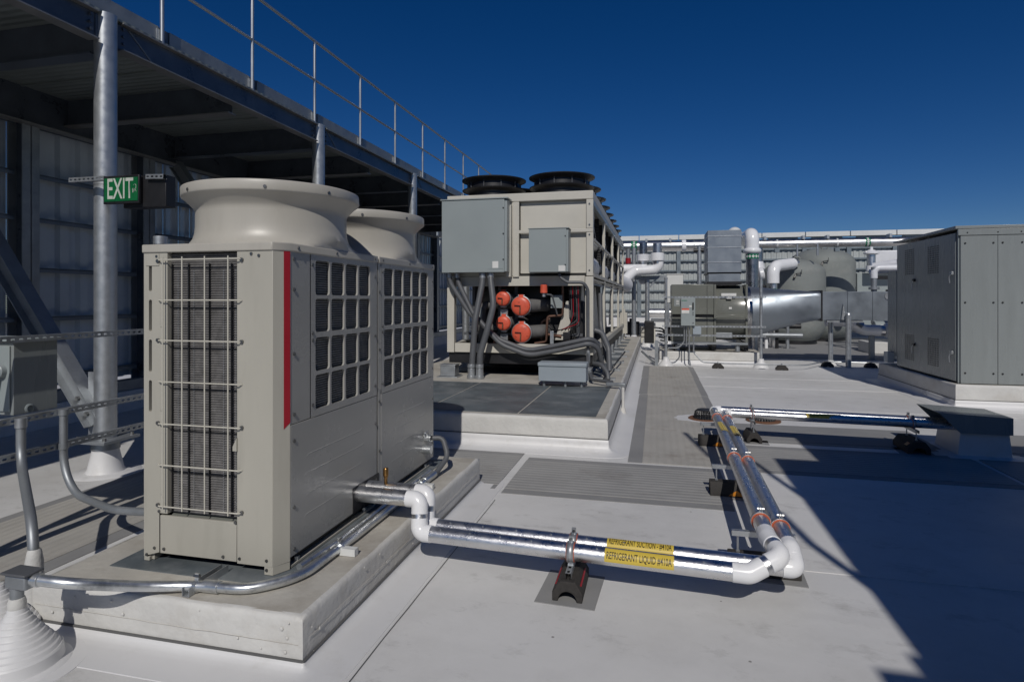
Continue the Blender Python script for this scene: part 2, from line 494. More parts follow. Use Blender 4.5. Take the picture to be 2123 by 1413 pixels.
# equipment curbs: coated upstand, worn top, coved flashing running out on the roof
def curb(x0, x1, y0, y1, z, label, flare=0.22, top=None, hem=0.34, parts_top=True):
    t = thing('equipment_curb', ((x0 + x1) / 2, (y0 + y1) / 2, 0), label, 'curb')
    def ring(d, zz, n=5):
        l = []
        for cx, cy, a0 in ((x1, y1, 0), (x0, y1, 90), (x0, y0, 180), (x1, y0, 270)):
            for i in range(n):
                a = R(a0 + 90 * i / (n - 1))
                l.append((cx + d * math.cos(a), cy + d * math.sin(a), zz))
        return l
    # upstand with fine hand-coated waviness
    bm = MB()
    nu = 60
    per = []
    rc = 0.03
    corners = [(x1, y0), (x1, y1), (x0, y1), (x0, y0)]
    for i in range(4):
        a = Vector(corners[i - 1] + (0,)); b = Vector(corners[i] + (0,))
        L = (b - a).length; k = max(8, int(L / 0.05))
        for j in range(k):
            per.append(a.lerp(b, j / k))
    cx, cy = (x0 + x1) / 2, (y0 + y1) / 2
    loops = []
    lv = [(0.0, -0.04)] + [(0.0, z * q) for q in (0.02, 0.25, 0.45, 0.6, 0.75, 0.88)] + [(-0.004, z * 0.965), (-0.013, z * 0.992), (-0.03, z)]
    for d, zz in lv:
        l = []
        for p in per:
            nn = mnoise.noise(Vector((p.x * 3.1, p.y * 3.1, zz * 9 + z))) * 0.004 + mnoise.noise(Vector((p.x * 11, p.y * 11, zz * 20))) * 0.0015
            dx = (1 if p.x > cx else -1) * (d + nn) if (abs(p.x - x0) < 1e-4 or abs(p.x - x1) < 1e-4) else 0
            dy = (1 if p.y > cy else -1) * (d + nn) if (abs(p.y - y0) < 1e-4 or abs(p.y - y1) < 1e-4) else 0
            l.append((p.x + dx, p.y + dy, zz + (mnoise.noise(Vector((p.x * 5, p.y * 5, 3))) * 0.004 if zz > z * 0.8 else 0)))
        loops.append(l)
    bm.loft(loops)
    bm.build('upstand', MAT['coat'], t, smooth=60)
    MB().box(x0 + 0.026, x1 - 0.026, y0 + 0.026, y1 - 0.026, 0.0, z - 0.0005).build('top_sheet', top or MAT['coat_top'], t, bevel=0.0, smooth=0)
    if flare:
        fl = MB()
        h = z * hem
        fl.loft([ring(0.002, h + 0.004), ring(0.010, h), ring(0.012, h * 0.7), ring(0.02, h * 0.4), ring(0.045, h * 0.16), ring(0.085, h * 0.05 + 0.004), ring(flare, 0.0035), ring(flare + 0.001, 0.0)])
        fl.build('flashing', MAT['flash'], t, smooth=70)
        sl = MB(); sl.loft([ring(0.001, h + 0.009), ring(0.0115, h + 0.007), ring(0.0125, h + 0.002), ring(0.011, h)])
        sl.build('sealant_line', MAT['seam'], t, smooth=0)
    return t


cu = curb(-3.06, -1.53, 2.375, 5.14, 0.23, 'white coated curb under the two beige condensing units', flare=0.22, hem=0.15)
# worn rubber sheet under the near unit and lap lines on the curb
MB().box(-2.83, -1.80, 2.60, 4.98, 0.228, 0.234).build('rubber_sheet', MAT['slate'], cu, smooth=0)
m = MB()
pts = [(-3.04 + 1.49 * i / 30, 2.3695 + 0.003 * mnoise.noise(Vector((i * .7, 1, 0))), 0.118 - 0.010 * i / 30 + 0.006 * mnoise.noise(Vector((i * .3, 2, 1)))) for i in range(31)]
m.tube(pts, 0.0012, 4)
pts = [(-1.5235 + 0.003 * mnoise.noise(Vector((i * .7, 3, 0))), 2.42 + 2.6 * i / 40, 0.125 + 0.006 * mnoise.noise(Vector((i * .3, 4, 1)))) for i in range(41)]
m.tube(pts, 0.0012, 4)
m.build('lap_lines', MAT['coat_top'], cu, kind='stuff')
# blobs of sealant squeezed out along the curb corner and edge
random.seed(5)
m = MB()
for k in range(26):
    x, y, z = (-3.03 + random.random() * 1.48, 2.370, 0.03 + random.random() * 0.19) if k % 2 else (-1.523, 2.43 + random.random() * 2.5, 0.03 + random.random() * 0.19)
    r_ = 0.004 + random.random() * 0.006
    m.lathe([(0.0, r_ * 0.5), (r_ * 0.6, r_ * 0.4), (r_, 0.0)], (x, y, z), axis='y' if k % 2 else 'x', n=8) if k % 2 == 0 else m.lathe([(0.0, -r_ * 0.5), (r_ * 0.6, -r_ * 0.4), (r_, 0.0)], (x, y, z), axis='y', n=8)
m.build('sealant_blobs', MAT['coat'], cu, kind='stuff')

cp = curb(-4.4, -0.50, 6.50, 21.2, 0.354, 'long low white curb carrying the beige chiller, slate sheets on top', flare=0.24, hem=0.38)
for k, (a, b) in enumerate(((-1.51, -0.64), (-2.64, -1.53), (-3.77, -2.66))):
    MB().box(a, b, 6.62, 8.93, 0.352, 0.358).build('slate_sheet', MAT['slate'], cp, smooth=0)
for k in range(8):
    MB().box(-3.6, -0.78, 10.3 + 1.25 * k, 11.0 + 1.25 * k, 0.352, 0.357).build('slate_sheet', MAT['slate'], cp, smooth=0)

cr = curb(4.42, 9.2, 10.38, 13.6, 0.36, 'white curb under the tall grey cabinet at the right', flare=0.25)
cf = curb(0.10, 2.55, 15.72, 18.2, 0.33, 'white curb under the inline fan and its duct stack', flare=0.12)

# ================================================================== PLATFORM AT THE LEFT
PX = -5.12
COLY = [0.94 - 3.72, 0.94, 4.66, 8.38, 12.10, 15.82, 19.54]
plat = thing('steel_platform', (PX, 8.0, 0), 'raised steel access platform with dark blue edge beam along the left', 'platform')


def ibeam_y(x, y0, y1, z0, z1, fw, tf=0.014, tw=0.01, mb=None):
    mb = mb or MB()
    mb.box(x - tw / 2, x + tw / 2, y0, y1, z0 + tf, z1 - tf)
    return mb


for i in range(len(COLY) - 1):
    y0, y1 = COLY[i] + 0.12, COLY[i + 1] - 0.12
    e = MB().box(PX - 0.006, PX + 0.006, y0, y1, 4.094, 4.336).build('edge_beam', MAT['steel'], plat, smooth=0)
    MB().box(PX - 0.065, PX + 0.065, y0 + 0.02, y1 - 0.0, 4.080, 4.094).build('flange', MAT['steel_g'], e, bevel=0.002, smooth=0)
    MB().box(PX - 0.065, PX + 0.065, y0 + 0.02, y1 - 0.0, 4.336, 4.350).build('flange', MAT['steel_g'], e, bevel=0.002, smooth=0)
    for yy, sg in ((y0, 1), (y1, -1)):
        MB().box(PX - 0.012, PX + 0.016, min(yy, yy - sg * 0.06), max(yy + sg * 0.10, yy - sg * 0.06), 4.10, 4.33).build('end_plate', MAT['steel'], e, smooth=0)
        for dz in (0.06, 0.13, 0.20):
            MB().cyl((PX + 0.014, yy + sg * 0.055, 4.10 + dz), (PX + 0.034, yy + sg * 0.055, 4.10 + dz), 0.016, n=6).build('bolt', MAT['steel'], e)
    g = MB(); g.add([(PX + 0.008, y0 + 0.14, 4.32), (PX + 0.014, y0 + 0.14, 4.32), (PX + 0.014, y0 + 0.44, 4.10), (PX + 0.008, y0 + 0.44, 4.10), (PX + 0.008, y0 + 0.12, 4.32), (PX + 0.014, y0 + 0.12, 4.32), (PX + 0.014, y0 + 0.42, 4.10), (PX + 0.008, y0 + 0.42, 4.10)],
                    [(0, 1, 2, 3), (4, 7, 6, 5), (0, 4, 5, 1), (1, 5, 6, 2), (2, 6, 7, 3), (3, 7, 4, 0)])
    g.build('stiffener', MAT['steel_g'], e, smooth=0)
MB().box(-8.05, PX + 0.05, -5.0, 20.6, 4.352, 4.372).build('deck', MAT['deck'], plat, smooth=0)
for yc in COLY:
    c = MB().box(-8.0, PX - 0.1, yc - 0.006, yc + 0.006, 4.0, 4.35).build('cross_beam', MAT['steel'], plat, smooth=0)
    MB().box(-8.0, PX - 0.1, yc - 0.08, yc + 0.08, 3.985, 4.0).build('flange', MAT['steel'], c, smooth=0)
    c = MB().box(-8.0, PX - 0.08, yc + 1.86 - 0.006, yc + 1.86 + 0.006, 4.0, 4.35).build('cross_beam', MAT['steel'], plat, smooth=0)
    MB().box(-8.0, PX - 0.08, yc + 1.86 - 0.07, yc + 1.86 + 0.07, 3.985, 4.0).build('flange', MAT['steel_g'], c, smooth=0)
    for q in (1.24, 3.10):
        MB().box(-8.0, PX - 0.02, yc + q - 0.012, yc + q + 0.012, 4.335, 4.352).build('deck_joint', MAT['deck'], plat, smooth=0)
MB().box(-7.80, -7.788, -5, 20.6, 3.90, 4.35).build('rear_beam', MAT['steel'], plat, smooth=0)
MB().box(-7.87, -7.72, -5, 20.6, 3.885, 3.90).build('rear_beam', MAT['steel_g'], plat, smooth=0)

# guard rail on the platform edge
gr = thing('guard_rail', (PX, 8.0, 4.37), 'galvanised pipe guard rail along the platform edge against the sky', 'railing')
RPX = PX + 0.035
for k in range(-6, 11):
    y = 5.298 + 1.4575 * k
    po = MB().cyl((RPX, y, 4.352), (RPX, y, 5.605), 0.0215, n=14).build('post', MAT['galv_r'], gr)
    MB().box(RPX - 0.03, RPX - 0.018, y - 0.05, y + 0.02, 4.38, 4.50).build('bracket', MAT['galv'], po, smooth=0)
    if k < 10:
        MB().box(PX + 0.0, PX + 0.006, y + 0.13, y + 1.44, 4.372, 4.532).build('toe_board', MAT['galv_d'], gr, smooth=0)
        MB().box(PX - 0.010, PX - 0.004, y - 0.10, y + 0.22, 4.372, 4.528).build('splice_plate', MAT['steel'], gr, smooth=0)
y0, y1 = 5.298 - 1.4575 * 6, 5.298 + 1.4575 * 10
MB().cyl((RPX, y0, 5.605), (RPX, y1, 5.605), 0.021, n=14).build('top_rail', MAT['galv_r'], gr)
MB().cyl((RPX, y0, 5.01), (RPX, y1, 5.01), 0.018, n=14).build('mid_rail', MAT['galv_r'], gr)

# round columns
COLLAB = ['round galvanised platform column at the far left carrying the EXIT sign',
          'second round platform column, rising behind the near fan cowl',
          'third round platform column, rising behind the far fan cowl',
          'round platform column hidden mostly behind the chiller',
          'last round platform column behind the chiller']
for i, yc in enumerate(COLY[2:]):
    t = thing('platform_column', (PX, yc, 0), COLLAB[i], 'column', 'round platform columns')
    MB().cyl((PX, yc, 0.335), (PX, yc, 4.365), 0.0955, n=40).build('shaft', MAT['galv'], t)
    MB().box(PX - 0.20, PX + 0.20, yc - 0.20, yc + 0.20, 0.305, 0.333).build('base_plate', MAT['galv_d'], t, bevel=0.003)
    for sx in (-1, 1):
        for sy in (-1, 1):
            MB().cyl((PX + sx * .15, yc + sy * .15, 0.333), (PX + sx * .15, yc + sy * .15, 0.36), 0.018, n=6).build('anchor_bolt', MAT['screw'], t)
    b = MB(); b.lathe([(0.30, 0.0), (0.295, 0.004), (0.20, 0.007), (0.165, 0.012), (0.150, 0.04), (0.115, 0.20), (0.112, 0.235), (0.105, 0.305)], (PX, yc, 0), n=36)
    b.build('pedestal_boot', MAT['flash'], t)
    b = MB(); b.lathe([(0.122, 0.225), (0.118, 0.27), (0.11, 0.307)], (PX, yc, 0), n=36); b.build('pedestal_neck', MAT['galv_d'], t)
MB().box(PX - 0.20, PX - 0.02, 4.66 - 0.006, 4.66 + 0.006, 0.335, 0.95).build('gusset_plate', MAT['galv'], bpy.data.objects['platform_column'], smooth=0)

# knee braces (wide flange) from the column feet up towards the screen wall
for i, yc in enumerate((4.66, 8.38, 12.10)):
    t = thing('diagonal_brace', (-5.3, yc, 0.4), ['diagonal steel brace, sunlit at its foot beside the near column', 'diagonal steel brace behind the near condensing unit cowl', 'diagonal steel brace between the far cowl and the chiller'][i], 'brace', 'diagonal braces under the platform')
    p0, p1 = Vector((-5.20, yc - 0.02, 0.48)), Vector((-7.75, yc - 0.02, 3.88))
    d = (p1 - p0).normalized(); u = d.cross(Vector((0, 1, 0))).normalized()
    MB().bar(p0, p1, 0.012, 0.16, up=u).build('web', MAT['galv_d'], t, smooth=0)
    for sg in (-1, 1):
        MB().bar(p0 + u * (0.08 * sg), p1 + u * (0.08 * sg), 0.15, 0.012, up=u).build('flange', MAT['galv_d'], t, smooth=0)
    for q in (0.12, 0.30):
        MB().cyl(p0 + d * q + u * 0.04 + Vector((0, -0.006, 0)), p0 + d * q + u * 0.04 + Vector((0, -0.03, 0)), 0.022, n=6).build('bolt', MAT['screw'], t)

# ================================================================== SCREEN WALLS
def corrugated(axis, a0, a1, off, z0, z1, pitch=0.30, depth=0.06, sign=1):
    """trapezoid profile sheet along axis between a0..a1"""
    prof = []
    a = a0
    seq = ((0.0, 0), (0.42, 0), (0.52, 1), (0.90, 1), (1.0, 0))
    while a < a1 - 1e-6:
        for q, h in seq[:-1]:
            v = a + q * pitch
            if v < a1: prof.append((v, h * depth))
        a += pitch
    prof.append((a1, 0))
    mb = MB()
    if axis == 'y':
        mb.loft([[(off - sign * h, v, z0) for v, h in prof], [(off - sign * h, v, z1) for v, h in prof]], closed=False)
    else:
        mb.loft([[(v, off + sign * h, z0) for v, h in prof], [(v, off + sign * h, z1) for v, h in prof]], closed=False)
    return mb


def perf(m):
    """pinhole perforation: tiny holes let the sky behind show through"""
    nt = m.node_tree; N = nt.nodes; L = nt.links
    p = N['Principled BSDF']
    tc = N.new('ShaderNodeTexCoord')
    v = N.new('ShaderNodeTexVoronoi'); v.inputs['Scale'].default_value = 42.0; v.inputs['Randomness'].default_value = 0.0
    L.new(tc.outputs['Object'], v.inputs['Vector'])
    r = N.new('ShaderNodeMapRange'); r.inputs[1].default_value = 0.24; r.inputs[2].default_value = 0.26; r.inputs[3].default_value = 0.0; r.inputs[4].default_value = 1.0
    L.new(v.outputs['Distance'], r.inputs[0]); L.new(r.outputs[0], p.inputs['Alpha'])
    return m


MAT['panel_perf'] = perf(M('perforated_screen_panel', (0.50, 0.55, 0.60), 0.45, metal=0.0, var=0.10, vs=1.5))

lw = thing('screen_wall', (-8.0, 8.0, 0), 'dark corrugated metal screen wall in shade behind the platform', 'wall')
WX = -8.0
ys = [0.48 + 1.86 * i for i in range(17)]
for i in range(len(ys) - 1):
    a, b = ys[i], ys[i + 1]
    corrugated('y', a, b, WX - 0.10, 0.45, 6.0 if b > 21 else 4.6, sign=1).build('wall_panel', MAT['panel_perf' if i % 2 == 0 else 'panel'], lw, smooth=0, fixn=False)
    c = MB().box(WX - 0.09, WX + 0.16, a - 0.006, a + 0.006, 0.35, 4.0).build('post', MAT['steel'], lw, smooth=0)
    MB().box(WX + 0.146, WX + 0.16, a - 0.11, a + 0.11, 0.35, 4.0).build('flange', MAT['galv_d'], c, smooth=0)
    MB().box(WX - 0.09, WX - 0.076, a - 0.11, a + 0.11, 0.35, 4.0).build('flange', MAT['galv_d'], c, smooth=0)
    for z in (0.62, 1.41, 2.06, 2.72, 3.30, 3.95):
        g = MB().box(WX - 0.07, WX + 0.03, a + 0.11, b - 0.11, z - 0.008, z + 0.008)
        g.box(WX + 0.022, WX + 0.03, a + 0.11, b - 0.11, z - 0.055, z + 0.0)
        g.build('girt', MAT['girt'], lw, smooth=0)
    if i % 2 == 0:
        for z, q in ((3.36, 0.6), (3.36, 1.1), (3.2, 0.9), (3.2, 1.3)):
            MB().add([(WX - 0.06, a + q, z), (WX - 0.06, a + q + .10, z + .02), (WX - 0.06, a + q, z + .12)], [(0, 1, 2)]).build('clip', MAT['white'], lw, smooth=0, solid=0.006)
struct(MB().box(-8.6, -7.55, -4.0, 31.5, 0.0, 0.30).build('wall_base', MAT['roof'], bevel=0.01))
MB().box(-7.80, -7.62, -4.0, 31.0, 0.302, 0.45).build('sill_channel', MAT['galv_d'], lw, smooth=0)

fw = thing('screen_wall', (6.0, 30.0, 0), 'pale sunlit corrugated screen wall closing the far end of the roof', 'wall')
FY = 30.0
xs = [-8.0 + 1.86 * i - 0.22 for i in range(18)]
for i in range(len(xs) - 1):
    a, b = xs[i], xs[i + 1]
    corrugated('x', a, b, FY + 0.06, 0.85, 4.45, pitch=0.235, depth=0.03).build('wall_panel', MAT['panel_far'], fw, smooth=0, fixn=False)
    MB().box(a - 0.09, a + 0.09, FY - 0.12, FY + 0.02, 0.2, 4.42).build('post', MAT['girt_far'], fw, smooth=0)
    for z in (1.10, 1.58, 2.06, 2.54, 3.02, 3.50, 3.98):
        MB().box(a + 0.09, b - 0.09, FY - 0.05, FY + 0.055, z - 0.035, z + 0.035).build('girt', MAT['girt_far'], fw, smooth=0)
    MB().box(a + 0.02, b - 0.02, FY - 0.30, FY + 0.10, 4.50, 4.72).build('coping', MAT['white'], fw, bevel=0.006)
    MB().box(a + 0.3, b - 0.3, FY - 0.20, FY + 0.0, 4.42, 4.50).build('louvre', MAT['girt_far'], fw, smooth=0)
struct(MB().box(-8.0, 24.0, 29.55, 30.3, 0.0, 0.75).build('far_upstand', MAT['flash'], bevel=0.02))

# ================================================================== CONDENSING UNITS
def cell(mb, P, u, v, u0, u1, v0, v1, a0, a1, b0, b1, r, depth, k=4):
    """flat panel piece u0..u1 x v0..v1 with a rounded hole a0..a1 x b0..b1, returned edge 'depth' deep"""
    P, u, v = Vector(P), Vector(u), Vector(v)
    n = u.cross(v)
    inner = []; corner = []
    oc = [(u1, v1), (u0, v1), (u0, v0), (u1, v0)]
    for i, (cx, cy, s) in enumerate(((a1 - r, b1 - r, 0), (a0 + r, b1 - r, 90), (a0 + r, b0 + r, 180), (a1 - r, b0 + r, 270))):
        for j in range(k + 1):
            a = R(s + 90 * j / k)
            inner.append((cx + r * math.cos(a), cy + r * math.sin(a))); corner.append(i)
    N = len(inner)
    q = lambda p, d=0: P + u * p[0] + v * p[1] - n * d
    vs = [q(p) for p in oc] + [q(p) for p in inner] + [q(p, depth) for p in inner]
    fs = []
    for i in range(N):
        j = (i + 1) % N
        if corner[i] == corner[j]:
            fs.append((corner[i], 4 + j, 4 + i))
        else:
            fs.append((corner[i], corner[j], 4 + j, 4 + i))
        fs.append((4 + i, 4 + j, 4 + N + j, 4 + N + i))
    mb.add(vs, fs)


UX0, UX1 = -2.70, -1.86
ZB, ZT, ZS = 0.289, 1.905, 0.992


def screws(parent, pts, n, r=0.0085):
    n = Vector(n)
    for p in pts:
        p = Vector(p)
        MB().cyl(p, p + n * 0.005, r, n=10).build('screw', MAT['screw'], parent)


def cowl(parent, cy):
    cx = (UX0 + UX1) / 2
    prof = [(0.30, 1.99), (0.405, 2.0), (0.405, 2.10), (0.42, 2.19), (0.462, 2.262), (0.480, 2.290), (0.496, 2.294), (0.5035, 2.291), (0.506, 2.285), (0.506, 2.242), (0.503, 2.235), (0.494, 2.229),
            (0.480, 2.218), (0.462, 2.200), (0.447, 2.184), (0.437, 2.171), (0.432, 2.160), (0.430, 2.145), (0.430, 2.07), (0.434, 2.03), (0.444, 1.995), (0.462, 1.968), (0.49, 1.950), (0.50, 1.944)]
    n = 96
    mb = MB()
    base = []
    loops = []
    for r, z in prof:
        l = []
        for j in range(n):
            a = 2 * math.pi * j / n
            x, y = r * math.cos(a), r * math.sin(a)
            if z < 1.97 and r > 0.44:                      # the foot blends into the rectangular top plate
                x = max(-0.425, min(0.425, x)); y = max(-0.53, min(0.53, y))
            l.append((cx + x, cy + y, z))
        loops.append(l)
    mb.loft(loops)
    o = mb.build('fan_cowl', MAT['beige_dome'], parent, smooth=50)
    for a in (-115, -60, -20, 30):
        p = Vector((cx + 0.5035 * math.cos(R(a)), cy + 0.5035 * math.sin(R(a)), 2.252))
        MB().cyl(p, p + Vector((math.cos(R(a)), math.sin(R(a)), 0)) * 0.008, 0.009, n=10).build('screw', MAT['screw'], o)
    # fan wheel inside
    f = MB()
    for k in range(5):
        a = 2 * math.pi * k / 5
        pts = []
        for rr, dz in ((0.08, 0.03), (0.38, 0.05)):
            for da, zz in ((-0.35, -0.05), (0.35, 0.05)):
                pts.append((cx + rr * math.cos(a + da), cy + rr * math.sin(a + da), 2.05 + zz + dz))
        f.add(pts, [(0, 1, 3, 2)])
    f.cyl((cx, cy, 1.98), (cx, cy, 2.12), 0.09, n=20)
    f.build('fan_wheel', MAT['dark'], parent, solid=0.004)
    return o


def unit(y0, y1, label, front, cols, lu0):
    t = thing('condensing_unit', ((UX0 + UX1) / 2, (y0 + y1) / 2, 0.236), label, 'condensing unit', 'beige condensing units on the near curb')
    ch = 0.085 if front else 0.0
    # dark core so no daylight shows through the coil
    MB().box(UX0 + 0.06, UX1 - 0.06, y0 + 0.06, y1 - 0.02, 0.33, 1.90).build('core', MAT['dark'], t, smooth=0)
    # roof plate with folded rim
    poly = [(UX0 - 0.008, y0 - 0.008), (-1.905, y0 - 0.008), (UX1 + 0.008, y0 + ch), (UX1 + 0.008, y1 + 0.006), (UX0 - 0.008, y1 + 0.006)] if front else \
           [(UX0 - 0.008, y0), (UX1 + 0.008, y0), (UX1 + 0.008, y1 + 0.006), (UX0 - 0.008, y1 + 0.006)]
    rp = MB().prism(poly, 'z', 1.900, 1.945).build('roof_plate', MAT['beige_dome'], t, bevel=0.006)
    screws(rp, [(UX1 + 0.008, y, 1.922) for y in (y0 + ch + 0.06, (y0 + y1) / 2, y1 - 0.04)], (1, 0, 0))
    cowl(t, (y0 + y1) / 2 + (0.0 if front else 0.0))
    # base frame
    b = MB(); b.box(UX0 + 0.05, UX1 - 0.03, y0 + 0.05, y1 - 0.02, 0.262, 0.33); b.build('base_frame', MAT['black'], t, smooth=0)
    rl = MB(); rl.box(UX1 - 0.045, UX1 - 0.005, y0 + (0.10 if front else 0.02), y1 - 0.01, 0.236, 0.250); rl.build('base_rail', MAT['beige'], t, bevel=0.002)
    MB().box(UX0 + 0.005, UX0 + 0.05, y0 + 0.02, y1 - 0.01, 0.236, 0.30).build('base_rail', MAT['beige'], t, bevel=0.002)
    for yy in (y0 + 0.17, y1 - 0.15):
        MB().cyl((UX1 - 0.02, yy, 0.250), (UX1 - 0.02, yy, 0.272), 0.016, n=6).build('anchor_bolt', MAT['galv'], t)
    # right side: slats
    m = MB()
    nP = (UX1, 0, 0)
    cell_w = 0.17
    lv = [1.019, 1.232, 1.446, 1.661, 1.876]
    for c in range(cols):
        a = lu0 + c * cell_w
        for r_ in range(4):
            z0, z1 = lv[r_], lv[r_ + 1]
            v0 = ZS if r_ == 0 else (z0)
            v1 = ZT - 0.003 if r_ == 3 else z1
            cell(m, (UX1, 0, 0), (0, 1, 0), (0, 0, 1), a, a + cell_w, v0, v1, a + 0.008, a + cell_w - 0.010, z0 + (0.012 if r_ != 2 else 0.018), z1 - (0.008 if r_ != 1 else 0.012), 0.020, 0.012)
    uL, uR = lu0, lu0 + cols * cell_w
    ys0 = y0 + ch + (0.19 if front else 0.045)
    m.add([(UX1, ys0, ZS), (UX1, uL, ZS), (UX1, uL, ZT - 0.003), (UX1, ys0, ZT - 0.003)], [(0, 1, 2, 3)])
    m.add([(UX1, uR, ZS), (UX1, y1, ZS), (UX1, y1, ZT - 0.003), (UX1, uR, ZT - 0.003)], [(0, 1, 2, 3)])
    m.build('louvre_panel', MAT['warm_grey'], t, smooth=30)
    MB().box(UX1 - 0.02, UX1 - 0.002, y0 + ch, ys0 - 0.003, ZS if front else 0.30, ZT - 0.003).build('side_panel', MAT['warm_grey'], t, bevel=0.0015)
    lp = MB().box(UX1 - 0.02, UX1 - 0.0005, (y0 + ch + 0.004) if front else ys0, y1, 0.297, ZS - 0.004).build('lower_panel', MAT['warm_grey'], t, bevel=0.0015)
    g = MB()
    for z, a, b_ in ((0.80, 0.22, 0.80), (0.70, 0.20, 0.82), (0.585, 0.22, 0.80), (0.475, 0.20, 0.62)):
        for dz in (0.0, ):
            pts = [(UX1 - 0.0025, y0 + a * (y1 - y0), z + dz - 0.012), (UX1 - 0.0025, y0 + (a + .015) * (y1 - y0), z + dz), (UX1 - 0.0025, y0 + (b_ - .015) * (y1 - y0), z + dz), (UX1 - 0.0025, y0 + b_ * (y1 - y0), z + dz + 0.012)]
            g.tube(pts, 0.0032, 8)
    g.build('pressed_rib', MAT['warm_grey'], lp)
    screws(t, [(UX1, y, z) for y, z in ((ys0 + 0.02, 1.84), (ys0 + 0.02, 1.46), (ys0 + 0.02, 1.42), (ys0 + 0.02, 1.06), (y1 - 0.025, 1.80), (y1 - 0.025, 1.40), (y1 - 0.025, 1.06), (y1 - 0.02, 0.80), (y1 - 0.02, 0.42))] +
           ([(UX1, y0 + ch + 0.035, z) for z in (1.86, 1.70, 1.36, 1.04, 0.90, 0.55, 0.33)] if front else [(UX1, y0 + 0.02, z) for z in (1.7, 1.3, 0.94, 0.6)]), (1, 0, 0), 0.0095)
    # side coil just behind the slats
    s = MB()                                   # upright fin plates, then tube rows blackened to deepen the shade between slats
    L_ = y1 - ys0 + 0.02; k = int(L_ / 0.006)
    lo = [[], []]
    for i_ in range(k):
        ya = ys0 - 0.03 + i_ * 0.006
        for q in (0, 1):
            lo[q] += [(UX1 - 0.036, ya, (0.985, 1.885)[q]), (UX1 - 0.024, ya + 0.0058, (0.985, 1.885)[q])]
    s.loft(lo, closed=False)
    s.build('side_coil', MAT['fin_side'], t, smooth=0, kind='stuff', fixn=False)
    s = MB()
    for i_ in range(66):
        z = 0.99 + i_ * 0.0135
        s.box(UX1 - 0.032, UX1 - 0.0228, ys0 - 0.03, y1 - 0.01, z, z + 0.0062)
    s.build('coil_shade_tubes', MAT['dark'], t, smooth=0, kind='stuff')
    # back and left closing panels
    MB().box(UX0 - 0.0, UX0 + 0.02, y0 + 0.02, y1, 0.29, ZT - 0.003).build('rear_panel', MAT['beige'], t, smooth=0)
    MB().box(UX0 + 0.02, UX1 - 0.022, y1 - 0.02, y1, 0.29, ZT - 0.003).build('end_panel', MAT['beige'], t, smooth=0)
    if not front:
        mm = MB()
        for r_ in range(4):
            cell(mm, (UX1 - 0.001, 0, 0), (0, 1, 0), (0, 0, 1), y0 + 0.003, y0 + 0.045, lv[r_], lv[r_ + 1], y0 + 0.016, y0 + 0.030, lv[r_] + 0.010, lv[r_ + 1] - 0.010, 0.006, 0.01)
        mm.build('slotted_strip', MAT['warm_grey'], t, smooth=30)
        return t
    # ---- front (narrow) face
    m = MB()
    zs = [ZT - 0.004, 1.67, 1.455, 1.235, 1.02]
    for k in range(4):
        cell(m, (0, y0, 0), (1, 0, 0), (0, 0, 1), UX0, -2.60, zs[k + 1], zs[k], -2.668, -2.648, zs[k + 1] + 0.022, zs[k] - 0.022 - (0.02 if k == 0 else 0), 0.0098, 0.02)
    m.add([(UX0, y0, ZB - 0.03), (-2.60, y0, ZB), (-2.60, y0, 1.02), (UX0, y0, 1.02)], [(0, 1, 2, 3)])
    m.add([(-2.60, y0, 0.50), (-2.548, y0, 0.50), (-2.548, y0, ZT - 0.004), (-2.60, y0, ZT - 0.004)], [(0, 1, 2, 3)])
    m.add([(-2.548, y0, 0.50), (-2.548, y0 + 0.03, 0.50), (-2.548, y0 + 0.03, ZT - 0.004), (-2.548, y0, ZT - 0.004)], [(0, 1, 2, 3)])
    m.add([(UX0, y0, ZB - 0.03), (UX0, y0 + 0.05, ZB - 0.03), (UX0, y0 + 0.05, ZT), (UX0, y0, ZT)], [(3, 2, 1, 0)])
    m.build('corner_post', MAT['beige'], t, smooth=30, fixn=False)
    m = MB()
    for k in range(3):
        z = (1.62, 1.17, 0.72)[k]
        m.box(-2.592, -2.578, y0 - 0.005, y0 + 0.001, z - 0.12, z + 0.10)
    m.build('pressed_rib', MAT['beige'], t, bevel=0.003)
    # right front sheet wraps round the chamfer
    zt = ZT - 0.004
    out = [(-2.117, y0), (-1.906, y0), (UX1, y0 + ch), (UX1 - 0.012, y0 + ch + 0.01), (-1.912, y0 + 0.014), (-2.117, y0 + 0.014)]
    MB().prism(out, 'z', ZB - 0.012, zt).build('front_panel', MAT['beige'], t, bevel=0.0025)
    MB().prism([(-1.955, y0 + 0.001), (-1.906, y0 + 0.001), (UX1 - 0.002, y0 + ch), (UX1 - 0.02, y0 + ch + 0.01), (-1.912, y0 + 0.02), (-1.955, y0 + 0.02)], 'z', 0.236, ZB - 0.0115).build('foot', MAT['beige'], t, bevel=0.0015)
    MB().box(UX0, UX0 + 0.035, y0 + 0.001, y0 + 0.08, 0.236, ZB - 0.031).build('foot', MAT['beige'], t, bevel=0.0015)
    MB().box(-2.597, -2.121, y0 + 0.002, y0 + 0.018, ZB - 0.005, 0.488).build('service_panel', MAT['beige'], t, bevel=0.002)
    MB().prism([(y0 + 0.02, 0.488), (y0 + 0.09, 0.52), (y0 + 0.09, 0.49), (y0 + 0.02, 0.46)], 'x', -2.54, -2.125).build('sill', MAT['fan'], t, smooth=0)
    # red stripe on the chamfer
    a0, a1 = Vector((-1.906, y0, 0)), Vector((UX1, y0 + ch, 0))
    nrm = Vector((a1.y - a0.y, -(a1.x - a0.x), 0)).normalized() * 0.0015
    p0, p1 = a0.lerp(a1, 0.62) + nrm, a0.lerp(a1, 0.985) + nrm
